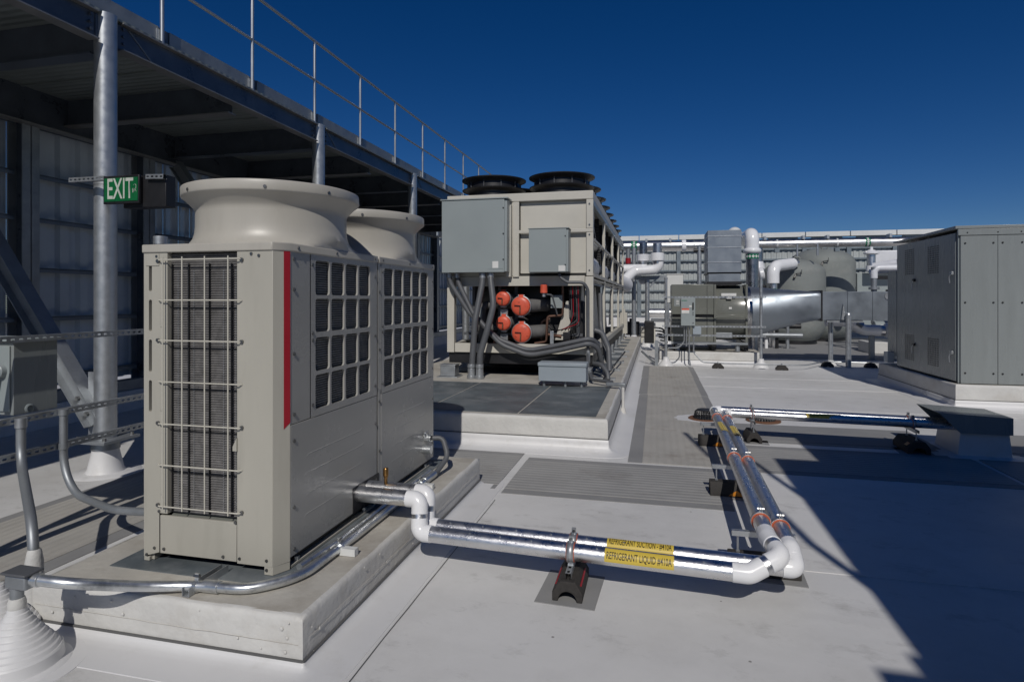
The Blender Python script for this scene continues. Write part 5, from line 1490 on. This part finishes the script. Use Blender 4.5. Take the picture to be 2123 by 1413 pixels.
st = thing('duct_stack', (1.72, 16.7, 2.05), 'square galvanised duct stack standing on the inline fan', 'duct')
for k in range(4):
    z0_, z1_ = (2.34, 2.60, 2.98, 3.27)[k], (2.595, 2.975, 3.265, 3.42)[k]
    MB().box(1.31, 2.13, 16.2, 17.35, z0_, z1_).build('duct_section', MAT['duct'], st, bevel=0.004)
    if k: MB().box(1.30, 2.14, 16.19, 17.36, z0_ - 0.010, z0_ + 0.010).build('duct_joint', MAT['galv'], st, bevel=0.002)
MB().box(1.33, 2.11, 16.22, 17.33, 2.10, 2.30).build('flex_collar', MAT['duct'], st, bevel=0.004)
MB().box(1.30, 2.14, 16.24, 17.36, 2.30, 2.338).build('duct_joint', MAT['black'], st, smooth=0)
MB().box(1.30, 2.14, 16.22, 17.36, 2.03, 2.098).build('duct_joint', MAT['black'], st, smooth=0)

# cone from round to square, then the rectangular duct
dc = thing('rectangular_duct', (4.5, 16.7, 1.1), 'galvanised duct: round-to-square cone from the fan then a long box duct', 'duct')
lo = []
n = 48
for i in range(9):
    t_ = i / 8
    x = 2.26 + (3.96 - 2.26) * t_
    l = []
    for j in range(n):
        a = 2 * math.pi * j / n + math.pi / n
        cy_, cz_ = 0.69 * math.cos(a), 0.69 * math.sin(a)
        k = max(abs(math.cos(a)), abs(math.sin(a)))
        qy, qz = 0.60 * math.cos(a) / k, 0.345 * math.sin(a) / k
        l.append((x, 16.70 + cy_ * (1 - t_) + qy * t_, (1.30 + cz_) * (1 - t_) + (1.49 + qz) * t_))
    lo.append(l)
m = MB().loft(lo); m.build('cone', MAT['duct'], dc, smooth=50)
MB().cyl((2.25, 16.70, 1.30), (2.36, 16.70, 1.30), 0.70, n=48).build('flex_collar', MAT['alu_d'], dc)
MB().box(3.962, 3.995, 16.08, 17.32, 1.11, 1.87).build('flange', MAT['black'], dc, smooth=0)
for x0_, x1_ in ((3.997, 4.55), (4.556, 5.10), (5.106, 5.93)):
    MB().box(x0_, x1_, 16.10, 17.30, 1.14, 1.835).build('duct_section', MAT['duct'], dc, bevel=0.003)
MB().box(5.932, 5.965, 16.08, 17.32, 1.11, 1.86).build('flange', MAT['black'], dc, smooth=0)
MB().box(5.967, 6.6, 16.10, 17.30, 1.14, 1.835).build('duct_section', MAT['duct'], dc, bevel=0.003)
m = MB(); m.lathe([(0.0, -0.02), (0.09, -0.02), (0.10, 0.0)], (5.45, 16.10, 1.73), axis='y', n=20); m.build('test_port', MAT['galv'], dc)
MB().prism([(4.40, 1.15), (4.50, 1.15), (4.44, 1.53)], 'y', 16.02, 16.098).build('gusset', MAT['galv'], dc, smooth=0)
MB().box(4.1, 4.9, 16.12, 16.22, 1.08, 1.135).build('support_angle', MAT['galv_d'], dc, smooth=0)
for i, (x, y, top, lab) in enumerate(((4.28, 16.5, 1.135, 'galvanised stanchion with white boot holding up the box duct'),)):
    t = thing('duct_stanchion', (x, y, 0), lab, 'post')
    MB().cyl((x, y, 0.05), (x, y, top), 0.055, n=20).build('shaft', MAT['galv'], t)
    m = MB(); m.lathe([(0.16, 0.0), (0.15, 0.015), (0.09, 0.08), (0.06, 0.12)], (x, y, 0), n=24); m.build('boot', MAT['flash'], t)
t = thing('vent_post', (4.53, 15.95, 0), 'free-standing capped galvanised post before the box duct', 'post')
MB().cyl((4.53, 15.95, 0.0), (4.53, 15.95, 1.28), 0.062, n=22).build('shaft', MAT['galv'], t)
m = MB(); m.lathe([(0.064, 1.27), (0.05, 1.31), (0.0, 1.325)], (4.53, 15.95, 0), n=22); m.build('cap', MAT['galv'], t)

# control rack in front of the fan
kr = thing('control_rack', (1.3, 15.35, 0), 'pipe and strut rack with fan controls standing before the inline fan', 'rack')
for x in (0.25, 2.46):
    po = MB().cyl((x, 15.35, 0.1), (x, 15.35, 2.16), 0.036, n=18).build('post', MAT['galv'], kr)
    m = MB(); m.lathe([(0.19, 0.0), (0.185, 0.02), (0.13, 0.09), (0.075, 0.16), (0.065, 0.22), (0.04, 0.225)], (x, 15.35, 0), n=26); m.build('boot', MAT['flash'], po)
    MB().cyl((x, 15.35, 2.15), (x, 15.35, 2.18), 0.045, n=18).build('cap', MAT['galv'], po)
for z in (1.70, 0.985, 0.765):
    strut(kr, (0.16, 15.30, z), (2.56, 15.30, z), (0, -1, 0), 30, MAT['strut'], slot=0.04)
fp = thing('fan_controller', (0.8, 15.2, 1.0), 'grey fan control panel with orange warning label on the strut rack', 'control panel')
MB().box(0.60, 0.93, 15.06, 15.27, 1.01, 1.685).build('enclosure', MAT['ebox'], fp, bevel=0.006)
MB().box(0.615, 0.79, 15.056, 15.06, 1.39, 1.43).build('warning_label', MAT['valve'], fp, smooth=0)
MB().box(0.615, 0.79, 15.056, 15.06, 1.31, 1.388).build('label', MAT['sticker'], fp, smooth=0)
MB().box(0.61, 0.74, 15.057, 15.06, 1.61, 1.625).build('name_plate', MAT['green'], fp, smooth=0)
MB().box(0.79, 0.85, 15.057, 15.06, 1.46, 1.50).build('label', MAT['sticker'], fp, smooth=0)
MB().box(0.865, 0.895, 15.03, 15.06, 1.40, 1.57).build('switch_handle', MAT['black'], fp, bevel=0.004)
for z in (1.33, 1.28, 1.08):
    MB().cyl((0.88, 15.06, z), (0.88, 15.04, z), 0.011, n=10).build('button', MAT['black'], fp)
MB().box(0.44, 0.598, 15.16, 15.27, 1.48, 1.68).build('side_plate', MAT['cab'], fp, smooth=0)
for k in range(3):
    MB().box(0.49, 0.56, 15.155, 15.16, 1.53 + k * 0.038, 1.545 + k * 0.038).build('label', MAT['sticker'], fp, smooth=0)
jb2 = tag(MB().box(0.88, 1.075, 15.14, 15.27, 0.80, 0.985).build('junction_box', MAT['bbox'], bevel=0.006), 'small pale blue junction box under the fan control panel', 'electrical box')
wc = thing('wall_cabinet', (0.4, 17.9, 1.6), 'white electrical cabinet sticking up behind the inline fan', 'electrical box')
MB().box(0.33, 0.785, 18.2, 18.5, 1.55, 2.38).build('enclosure', MAT['white'], wc, bevel=0.006)
MB().box(0.31, 0.805, 18.18, 18.52, 2.381, 2.40).build('lid', MAT['white'], wc, bevel=0.003)
t = thing('drop_conduit', (0.8, 15.2, 0), 'bundle of grey conduits dropping from the fan control panel', 'conduit')
for i, pts in enumerate(([(0.68, 15.2, 1.0), (0.68, 15.2, 0.62), (0.55, 15.2, 0.46), (0.30, 15.25, 0.45)], [(0.73, 15.2, 1.0), (0.73, 15.2, 0.5)], [(0.80, 15.2, 1.0), (0.80, 15.2, 0.2), (0.83, 15.15, 0.03)], [(0.90, 15.18, 0.80), (0.90, 15.18, 0.35), (1.1, 15.1, 0.13), (1.6, 15.05, 0.12), (3.0, 15.0, 0.12)])):
    MB().tube(fillet(pts, 0.14, 6), 0.016, 8).build('tube', MAT['galv'], t)
t = thing('roof_conduit', (3.5, 15.4, 0.12), 'thin conduit lying on black rubber blocks across the lit roof', 'conduit')
MB().tube(fillet([(3.0, 15.0, 0.12), (3.4, 15.1, 0.115), (4.05, 16.2, 0.11), (5.1, 16.1, 0.11), (6.2, 16.6, 0.11)], 0.5, 6), 0.014, 8).build('tube', MAT['galv'], t)

def small_block(x, y, lab):
    W, L, H = 0.16, 0.26, 0.12
    t = thing('block_support', (x, y, 0), lab, 'pipe support', 'small black rubber blocks on the far roof')
    m = MB(); m.prism([(x - L / 2, 0.004), (x - L / 2, 0.045), (x - L * 0.22, H), (x + L * 0.22, H), (x + L / 2, 0.045), (x + L / 2, 0.004), (x + 0.04, 0.004), (x, 0.03), (x - 0.04, 0.004)], 'y', y - W / 2, y + W / 2)
    b = m.build('block', MAT['rubber'], t, bevel=0.006); b.rotation_euler = (0, 0, 0)
    MB().box(x - 0.012, x + 0.012, y - W * .4, y + W * .4, H, H + 0.03).build('strut', MAT['galv'], t, smooth=0)


small_block(1.45, 15.05, 'small rubber block before the fan curb, leftmost of the row')
small_block(2.86, 15.02, 'small rubber block just right of the control rack post')
small_block(4.08, 16.0, 'small rubber block before the vent post')
small_block(5.03, 16.0, 'small rubber block nearest the grey cabinet')

# ================================================================== TANKS
def tank(x, y, r, h, lab, zb=0.10):
    t = thing('storage_tank', (x, y, 0), lab, 'tank', 'grey green coated tanks')
    prof = [(r * 0.62, zb - 0.10), (r * 0.64, zb), (r * 0.80, zb + 0.10), (r * 0.97, zb + 0.42), (r, zb + 0.62), (r, h - r * 0.52)]
    for k in range(1, 13):
        a = R(90 * k / 12)
        prof.append((r * math.cos(a) + (0.0 if k < 12 else 0.001), h - r * 0.52 + r * 0.52 * math.sin(a)))
    m = MB(); m.lathe(prof, (x, y, 0), n=64); m.build('shell', MAT['tank'], t, smooth=60)
    m = MB(); m.cyl((x, y, 0.0), (x, y, zb + 0.02), r * 0.72, n=40); m.build('skirt', MAT['black'], t)
    m = MB(); m.tube(fillet([(x - 0.1, y - r * 0.45, h - 0.09), (x - 0.1, y - r * 0.45, h + 0.03), (x + 0.1, y - r * 0.45, h + 0.03), (x + 0.1, y - r * 0.45, h - 0.09)], 0.05, 4), 0.03, 10); m.build('lifting_lug', MAT['tank'], t)
    MB().cyl((x, y, h - 0.03), (x, y, h + 0.10), 0.05, n=12).build('vent', MAT['tank'], t)
    d = Vector((-x, -y, 0)).normalized(); s = Vector((-d.y, d.x, 0))
    p = Vector((x, y, 0)) + d * r + s * (0.06) + Vector((0, 0, h - 0.62))
    v = MB().bar(p, p + Vector((0, 0, -0.14)) + d * 0.07 - s * 0.05, 0.07, 0.08, up=d).build('valve', MAT['black'], t, bevel=0.01)
    MB().bar(p + d * 0.06 + Vector((0, 0, 0.02)), p + d * 0.06 + s * 0.18 + Vector((0, 0, 0.03)), 0.02, 0.03).build('valve_lever', MAT['black'], v)
    MB().bar(p + d * 0.06 + s * 0.18, p + d * 0.06 + s * 0.19 + Vector((0, 0, 0.16)), 0.02, 0.02, up=d).build('gauge_stem', MAT['black'], v)


tank(5.05, 24.3, 1.07, 3.16, 'lower rounded grey green tank behind the box duct')
tank(6.50, 26.4, 1.22, 3.70, 'taller grey green tank standing behind the lower one')

# ================================================================== BIG PIPES AT THE BACK
def band(parent, p, ax, r, w_=0.11):
    p, ax = Vector(p), Vector(ax)
    b = MB().cyl(p - ax * w_, p + ax * w_, r + 0.006, n=32).build('green_marker', MAT['green'], parent)
    for k in range(-3, 4):                       # pale flow arrows on the marker
        a = k * 0.5
        s = ax.cross(Vector((0, 0, 1))) if abs(ax.z) < 0.9 else Vector((1, 0, 0))
        u = Vector((0, 0, 1)) if abs(ax.z) < 0.9 else Vector((0, 1, 0))
        fr = Vector((0, -1, 0))
        o = (fr * math.cos(a) + (u if abs(ax.z) < .9 else s) * math.sin(a)).normalized()
        t = ax.cross(o).normalized()
        c = p + o * (r + 0.0085)
        MB().add([c + ax * 0.05, c + t * 0.045, c - ax * 0.05, c - t * 0.045], [(0, 1, 2, 3)]).build('arrow', MAT['sticker'], b, smooth=0)


hp = thing('main_pipe', (0.4, 24, 3.7), 'large shiny pipe with green marker crossing behind the chiller end', 'pipe')
seg(hp, (-1.9, 24.0, 3.72), (2.6, 24.0, 3.70), 0.20, 'alu_s')
band(hp, (-0.82, 24.0, 3.72), X_, 0.20)
MB().cyl((0.98, 24, 3.71), (1.14, 24, 3.71), 0.235, n=32).build('white_collar', MAT['pvc'], hp, bevel=0.02)
for x in (1.42, 1.9):
    MB().cyl((x, 24, 3.71), (x + 0.03, 24, 3.71), 0.207, n=32).build('strap', MAT['galv'], hp)
elbow(hp, (2.2, 24, 3.70), (2.6, 24.0, 3.70), (2.6, 24.0, 4.1), 0.21, 0.25, 0.24, 'alu_s')
hr = thing('main_pipe', (6, 24, 3.7), 'large shiny pipe with green marker crossing above the tanks', 'pipe')
seg(hr, (3.2, 23.6, 3.68), (10.5, 23.6, 3.66), 0.155, 'alu_s')
band(hr, (7.30, 23.6, 3.67), X_, 0.155, 0.08)
for x in (4.30, 6.30):
    MB().cyl((x, 23.6, 3.67), (x + 0.05, 23.6, 3.67), 0.164, n=32).build('strap', MAT['white'], hr)
    MB().box(x - 0.05, x + 0.10, 23.5, 23.7, 3.36, 3.50).build('hanger', MAT['girt_far'], hr, smooth=0)
vp = thing('riser_pipe', (2.8, 19, 0), 'vertical silver pipe with white bend on top and green arrow band', 'pipe')
seg(vp, (2.80, 19.0, 0.02), (2.80, 19.0, 3.05), 0.180, 'alu_d')
band(vp, (2.80, 19.0, 2.92), Z_, 0.18, 0.07)
m = MB(); m.lathe([(0.185, 3.0), (0.24, 3.04), (0.255, 3.09), (0.24, 3.14), (0.20, 3.17)], (2.8, 19.0, 0), n=36); m.build('collar', MAT['pvc'], vp)
m = MB(); m.tube(fillet([(2.80, 19.0, 3.14), (2.80, 19.0, 3.60), (2.75, 21.0, 3.60)], 0.28, 12), 0.195, 32); m.build('bend', MAT['pvc'], vp)
seg(vp, (2.75, 20.2, 3.60), (2.68, 23.9, 3.66), 0.18, 'alu_s')
m = MB(); m.lathe([(0.0, -0.2), (0.105, -0.2), (0.19, -0.12), (0.235, 0.0), (0.235, 0.4)], (2.60, 21.4, 3.85), axis='y', n=32); m.build('end_bend', MAT['white'], vp)  # silver bend coloured white to stand in for its bright shine

# white valve loop at the far end of the chiller
wl = thing('white_pipe_loop', (-0.4, 21, 2.6), 'white insulated pipe loop with two valves beyond the chiller end', 'pipe')
MB().tube(fillet([(-1.25, 20.4, 2.05), (-0.72, 21.0, 2.62), (0.10, 21.0, 2.66), (0.10, 21.0, 3.2)], [0.3, 0.22], 8), 0.165, 26).build('jacket', MAT['pvc'], wl)
MB().tube([(-1.25, 21.2, 2.70), (-0.30, 21.2, 2.70)], 0.16, 24).build('jacket', MAT['pvc'], wl)
MB().cyl((0.06, 21.0, 2.95), (0.06, 21.0, 3.22), 0.23, n=28).build('valve_jacket', MAT['pvc'], wl, bevel=0.02)
MB().cyl((0.06, 21.0, 3.22), (0.06, 21.0, 3.55), 0.155, n=24).build('neck', MAT['alu_s'], wl)
MB().cyl((0.06, 21.0, 2.86), (0.06, 21.0, 2.95), 0.17, n=24).build('neck', MAT['alu_s'], wl)
MB().cyl((-0.42, 21.5, 2.98), (-0.42, 21.5, 3.22), 0.22, n=28).build('valve_jacket', MAT['jacket'], wl, bevel=0.02)
MB().cyl((-0.42, 21.5, 3.22), (-0.42, 21.5, 3.62), 0.14, n=24).build('neck', MAT['alu_d'], wl)
MB().cyl((-0.45, 21.3, 2.76), (-0.45, 21.3, 2.98), 0.16, n=24).build('neck', MAT['alu_s'], wl)
m = MB(); m.lathe([(0.0, 2.17), (0.10, 2.18), (0.165, 2.25), (0.17, 2.40)], (-0.42, 21.5, 0), n=26); m.build('blind_cap', MAT['jacket'], wl)
rv = MB(); rv.cyl((-0.98, 22.4, 2.95), (-0.98, 22.4, 3.16), 0.10, n=16); rv.build('red_valve', MAT['red'], wl)
MB().cyl((-0.98, 22.4, 2.4), (-0.98, 22.4, 3.5), 0.08, n=16).build('valve_pipe', MAT['galv_d'], wl)

pf = thing('pipe_trestle', (-0.4, 21.5, 0), 'galvanised post-and-beam frame under the white pipe loop', 'pipe frame')
for x, y, top in ((-0.76, 22.0, 3.5), (-0.28, 21.3, 2.46), (1.53, 22.5, 3.55), (0.42, 21.8, 2.2)):
    po = MB().cyl((x, y, 0.1), (x, y, top), 0.078 if top > 2.3 else 0.06, n=20).build('post', MAT['galv'], pf)
    m = MB(); m.lathe([(0.22, 0.0), (0.2, 0.02), (0.14, 0.22), (0.10, 0.34), (0.08, 0.36)], (x, y, 0), n=22); m.build('boot', MAT['flash'], po)
MB().box(-0.72, 0.36, 21.22, 21.32, 2.32, 2.46).build('beam', MAT['galv_d'], pf, smooth=0)
MB().bar((-0.28, 21.27, 1.95), (0.0, 21.27, 2.32), 0.05, 0.05).build('knee', MAT['galv_d'], pf)
MB().cyl((1.33, 22.5, 3.4), (1.75, 22.5, 3.4), 0.07, n=12).build('beam', MAT['black'], pf)
lg = thing('low_pipe', (0.4, 26.5, 0.7), 'low horizontal shiny pipe before the far wall', 'pipe')
seg(lg, (-0.3, 26.6, 1.05), (2.4, 26.6, 1.05), 0.20, 'alu_s')
MB().box(-0.2, 2.2, 26.75, 27.2, 0.3, 0.80).build('pedestal', MAT['white'], lg, bevel=0.01)

# clutter between chiller end and far wall
for i, (x, y, w_, h_, z, mt, lab) in enumerate(((-1.05, 20.3, 0.25, 0.7, 0.5, 'chill', 'small beige valve box by the chiller far corner'), (-0.85, 23.0, 0.5, 0.5, 0.3, 'black', 'dark pump body in the shade behind the pipe frame'), (0.55, 19.2, 0.35, 0.45, 0.35, 'black', 'dark motor beside the fan curb'), (7.0, 19.8, 0.5, 0.34, 1.6, 'black', 'dark pump motor seen above the box duct'))):
    o = MB().box(x - w_ / 2, x + w_ / 2, y, y + 0.4, z, z + h_)
    o.cyl((x, y + 0.2, z + h_), (x, y + 0.2, z + h_ + 0.12), w_ * 0.25, n=14)
    o.cyl((x, y + 0.2, 0.0), (x, y + 0.2, z), w_ * 0.2, n=14)
    tag(o.build('feed_pump', MAT[mt], bevel=0.01), lab, 'pump')

wp = thing('tank_pipe', (3.9, 22.6, 0), 'white jacketed elbow pipe with green marker left of the tanks', 'pipe')
m = MB(); m.tube(fillet([(3.95, 22.2, 0.0), (3.95, 22.2, 2.75), (4.9, 23.2, 2.95)], 0.45, 10), 0.13, 24); m.build('jacket', MAT['alu_s'], wp)
m = MB(); m.tube(fillet([(3.95, 22.2, 2.20), (3.95, 22.2, 2.78), (4.75, 23.1, 2.92)], 0.42, 10), 0.20, 26); m.build('elbow', MAT['pvc'], wp)
band(wp, (3.95, 22.2, 1.95), Z_, 0.13, 0.07)
for k, (x, z) in enumerate(((3.55, 2.52), (3.35, 2.45), (3.18, 2.40))):
    m = MB(); m.tube([(x, 22.6, z), (x + 0.16, 22.6, z + 0.03)], 0.24 - 0.02 * k, 24); m.build('flange_jacket', MAT['jacket'], wp, bevel=0.03)
MB().cyl((3.60, 23.0, 2.75), (3.60, 23.0, 3.0), 0.23, 0.16, n=24).build('reducer', MAT['jacket'], wp)
MB().cyl((3.60, 23.0, 3.0), (3.60, 23.0, 3.5), 0.15, n=24).build('neck', MAT['alu_d'], wp)
MB().box(3.3, 3.75, 22.3, 22.7, 1.6, 2.15).build('valve_body', MAT['black'], wp, bevel=0.03)
MB().box(3.1, 3.7, 22.4, 22.6, 0.3, 1.55).build('valve_stand', MAT['galv_d'], wp, smooth=0)

dp = thing('duct_side_pipe', (5.4, 17.9, 0.85), 'white pipe elbows and silver pipe passing under the box duct', 'pipe')
m = MB(); m.tube(fillet([(4.6, 18.2, 1.05), (5.15, 18.2, 1.05), (5.55, 18.2, 0.80), (5.95, 18.2, 0.80)], 0.3, 8), 0.15, 24); m.build('elbow', MAT['pvc'], dp)
MB().cyl((5.33, 18.2, 0.98), (5.46, 18.2, 0.88), 0.158, n=24).build('band', MAT['alu_d'], dp)
seg(dp, (5.95, 18.2, 0.80), (6.05, 18.2, 0.80), 0.14, 'alu_s')
m = MB(); m.tube([(6.06, 18.2, 0.80), (6.50, 18.2, 0.82)], 0.20, 24); m.build('valve_jacket', MAT['pvc'], dp, bevel=0.06)
seg(dp, (6.5, 18.2, 0.84), (8.6, 18.2, 0.84), 0.15, 'alu_s')
MB().box(5.68, 5.80, 18.12, 18.24, 0.0, 0.66).build('stand', MAT['galv_d'], dp, smooth=0)
MB().box(6.25, 6.45, 18.12, 18.3, 0.0, 0.62).build('stand', MAT['galv_d'], dp, smooth=0)

rp2 = thing('sloping_pipe_bundle', (8.5, 23, 2.9), 'grey jacketed pipes sloping past the taller tank towards the cabinet', 'pipe')
MB().tube([(7.05, 22.2, 2.72), (9.3, 21.2, 3.05)], 0.14, 22).build('jacket', MAT['jacket'], rp2)
MB().tube([(7.0, 22.4, 2.55), (9.3, 21.4, 2.80)], 0.10, 18).build('jacket', MAT['jacket'], rp2)
for q in (0.28, 0.5):
    p = Vector((7.05, 22.2, 2.72)).lerp(Vector((9.3, 21.2, 3.05)), q); d = Vector((2.25, -1.0, 0.33)).normalized()
    MB().cyl(p, p + d * 0.05, 0.15, n=22).build('strap', MAT['galv_d'], rp2)
MB().box(7.55, 7.72, 21.9, 22.1, 1.6, 2.6).build('bracket', MAT['steel'], rp2, smooth=0)
MB().box(7.1, 8.6, 21.95, 22.05, 2.30, 2.42).build('beam', MAT['black'], rp2, smooth=0)
for k in range(4):
    MB().cyl((8.0 + 0.24 * k, 21.5, 0.0), (8.0 + 0.24 * k, 21.5, 2.15), 0.07, n=14).build('white_drop', MAT['pvc'], rp2)
MB().cyl((8.02, 21.45, 2.15), (8.02, 21.45, 2.35), 0.10, n=14).build('red_valve', MAT['red'], rp2)
MB().cyl((8.3, 21.3, 2.2), (8.6, 21.3, 2.2), 0.12, n=16).build('drum', MAT['girt_far'], rp2)
vt = thing('capped_vent', (7.1, 23.0, 2.9), 'white-capped silver vent stub between the taller tank and cabinet', 'vent')
MB().cyl((7.22, 22.9, 2.7), (7.22, 22.9, 3.22), 0.13, n=22).build('tube', MAT['alu_s'], vt)
m = MB(); m.lathe([(0.15, 3.18), (0.24, 3.21), (0.24, 3.26), (0.12, 3.33), (0.05, 3.36), (0.05, 3.44), (0.0, 3.45)], (7.22, 22.9, 0), n=26); m.build('cap', MAT['pvc'], vt)
MB().cyl((7.22, 22.9, 2.62), (7.22, 22.9, 2.80), 0.17, n=22).build('lower_collar', MAT['pvc'], vt)
t = thing('foil_wrapped_duct', (8.6, 26, 2.8), 'bright foil-wrapped duct behind the pipes left of the cabinet', 'duct')
MB().box(8.2, 10.6, 26.0, 26.6, 2.75, 3.55).build('duct_section', MAT['jacket'], t, bevel=0.04)
MB().box(7.9, 12.0, 26.7, 27.2, 0.3, 2.70).build('plenum', MAT['ebox'], t, bevel=0.02)

# ================================================================== UNSEEN STEPPED BLOCK, ADDED TO THROW THE BLUE SHADE ON THE RIGHT
HZ = 4.0
tt = HZ / math.tan(R(SUN_EL)); dX, dY = tt * math.sin(R(SUN_AZ)), tt * math.cos(R(SUN_AZ))
ot = thing('shade_caster', (4.5, -1.0, 0), 'unseen stepped grey block added outside the right of the picture to cast shade', 'shade caster')
def cast(xs0, ys0, ys1, x1=9.0):
    return MB().box(xs0 + dX, x1, ys0 - dY, ys1 - dY, 0.35, HZ).build('caster_block', MAT['cab'], ot, bevel=0.01)
cast(1.60, 6.66, 7.84)
cast(1.18, 3.15, 6.655)
cast(0.95, -3.0, 2.99)
cast(1.13, 2.995, 3.145)
MB().box(1.9, 8.8, -8.0, 2.4, 0.0, 0.349).build('plinth', MAT['coat'], ot, smooth=0)
m = MB()
def sh(x, y, z): 
    k = z / math.tan(R(SUN_EL)); return (x + k * math.sin(R(SUN_AZ)), y - k * math.cos(R(SUN_AZ)), z)
m.tube([sh(1.30, 3.5, 4.05), sh(1.02, 4.4, 4.3), sh(0.93, 5.0, 4.45)], 0.035, 10)
m.tube([sh(1.22, 5.35, 4.05), sh(0.95, 6.5, 4.4), sh(0.55, 6.55, 4.6), sh(0.35, 7.65, 4.7)], 0.03, 10)
m.build('shadow_streak_rod', MAT['galv'], ot)  # unseen rods added to drop thin shadow streaks on the roof

# ================================================================== MORE PLANT AMONG THE TANKS
def valve_wheel(parent, p, ax, r, mat='red'):
    p, ax = Vector(p), Vector(ax)
    s = ax.cross(Vector((0, 0, 1))); s = s.normalized() if s.length > 0.1 else Vector((1, 0, 0))
    u = ax.cross(s).normalized()
    ring_ = [p + (s * math.cos(a) + u * math.sin(a)) * r for a in [2 * math.pi * i / 20 for i in range(21)]]
    MB().tube(ring_, r * 0.11, 6, caps=False).build('handwheel', MAT[mat], parent)
    MB().cyl(p - ax * 0.12, p + ax * 0.02, r * 0.14, n=8).build('valve_stem', MAT['galv_d'], parent)


ph = thing('tank_pipework', (4.2, 22.0, 0), 'low black and silver pipes with red handwheels left of the lower tank', 'pipework')
for k, (x, z) in enumerate(((3.0, 0.45), (3.0, 0.75))):
    MB().tube([(x - 0.3, 21.4 + k * .2, z), (x + 1.7, 21.4 + k * .2, z)], 0.085, 16).build('pipe', MAT['black' if k else 'galv_d'], ph)
for k in range(5):
    x = 2.95 + 0.33 * k
    MB().cyl((x, 21.5, 0.0), (x, 21.5, 1.15 + 0.25 * (k % 3)), 0.055, n=14).build('drop', MAT[('black', 'galv', 'pvc')[k % 3]], ph)
    MB().cyl((x, 21.5, 0.9), (x, 21.5, 1.05), 0.10, n=16).build('flange', MAT['black'], ph, bevel=0.01)
    if k % 2: valve_wheel(ph, (x, 21.36, 1.2), (0, -1, 0), 0.11)
MB().box(3.15, 3.6, 21.0, 21.3, 1.5, 2.0).build('gauge_box', MAT['black'], ph, bevel=0.02)
pk = thing('pump_skid', (7.2, 20.6, 0), 'pump skid with dark motor and risers seen over the box duct', 'pump')
MB().box(6.3, 8.2, 20.2, 21.2, 0.0, 0.35).build('base', MAT['coat'], pk, bevel=0.02)
MB().cyl((6.55, 20.6, 0.75), (7.25, 20.6, 0.75), 0.24, n=24).build('motor', MAT['ebox'], pk, bevel=0.02)
MB().cyl((7.25, 20.6, 0.75), (7.55, 20.6, 0.75), 0.30, n=24).build('volute', MAT['red'], pk, bevel=0.02)
for k, (x, m_) in enumerate(((7.4, 'alu_s'), (7.75, 'pvc'), (8.05, 'pvc'), (6.6, 'galv_d'))):
    MB().cyl((x, 20.7, 0.9), (x, 20.7, 2.35 + 0.1 * k), 0.085, n=18).build('riser', MAT[m_], pk)
    MB().cyl((x, 20.7, 1.95), (x, 20.7, 2.03), 0.15, n=18).build('flange', MAT['galv_d'], pk)
valve_wheel(pk, (7.75, 20.5, 2.2), (0, -1, 0), 0.14)
MB().tube(fillet([(6.6, 20.7, 2.3), (6.6, 20.7, 2.62), (8.6, 20.7, 2.62)], 0.2, 6), 0.10, 18).build('header', MAT['jacket'], pk)
lb = thing('pipe_rack_bundle', (0.0, 22.6, 0.3), 'bundle of dark pipes and cables on the roof beyond the chiller curb', 'pipework')
for k in range(5):
    MB().tube(fillet([(-0.05 + 0.05 * k, 19.6, 0.75 - 0.1 * k), (0.25 + 0.03 * k, 19.5, 0.72 - 0.1 * k), (0.32, 19.9, 0.2)], 0.1, 4), 0.028, 8).build('hose', MAT['hose'], lb)
MB().box(-0.35, -0.05, 19.5, 20.0, 0.25, 0.95).build('motor_box', MAT['black'], lb, bevel=0.02)
MB().box(-0.8, 0.0, 23.2, 23.6, 0.0, 0.75).build('pedestal', MAT['chill'], lb, bevel=0.02)
for k in range(3):
    MB().box(-0.75, -0.2, 23.14, 23.2, 0.25 + k * 0.16, 0.33 + k * 0.16).build('louvre', MAT['coat_top'], lb, smooth=0)
gx = thing('leaning_brace_post', (0.05, 16.6, 0), 'short slanted strut post before the fan curb', 'post')
MB().bar((0.02, 15.3, 0.02), (-0.35, 15.9, 0.30), 0.04, 0.04).build('strut', MAT['galv_d'], gx)
MB().box(-0.02, 0.06, 15.25, 15.35, 0.0, 0.62).build('post', MAT['galv_d'], gx, smooth=0)
# clamps, hangers and small valves along the high pipes
for k, x in enumerate((-0.35, 0.55, 3.9, 5.2, 6.0, 8.0)):
    par = hp if x < 3 else hr
    yy = 24.0 if x < 3 else 23.6
    rr = 0.20 if x < 3 else 0.155
    MB().box(x - 0.04, x + 0.04, yy - rr - 0.03, yy + rr, 3.66 + rr, 3.70 + rr + 0.09).build('hanger_clip', MAT['galv'], par, smooth=0)
for x in (5.62, 4.95):
    MB().cyl((x, 23.3, 3.2), (x, 23.3, 3.62), 0.035, n=10).build('bleed_valve', MAT['galv'], hr)

# door leaves, seams and handles dressing the added shade block's side towards the roof
for x0_, ya, yb in ((1.18 + dX, 3.15 - dY, 6.655 - dY), (0.95 + dX, -3.0 - dY, 2.99 - dY), (1.60 + dX, 6.66 - dY, 7.84 - dY)):
    n_ = max(1, int((yb - ya) / 0.95)); st_ = (yb - ya) / n_
    for k in range(n_):
        for z0_, z1_ in ((0.45, 2.2), (2.22, HZ - 0.1)):
            d_ = MB().box(x0_ - 0.022, x0_ - 0.001, ya + k * st_ + 0.03, ya + (k + 1) * st_ - 0.03, z0_, z1_).build('door_leaf', MAT['cab'], ot, bevel=0.004)
            MB().box(x0_ - 0.05, x0_ - 0.0225, ya + k * st_ + 0.10, ya + k * st_ + 0.13, (z0_ + z1_) / 2 - 0.08, (z0_ + z1_) / 2 + 0.08).build('handle', MAT['black'], d_, bevel=0.004)
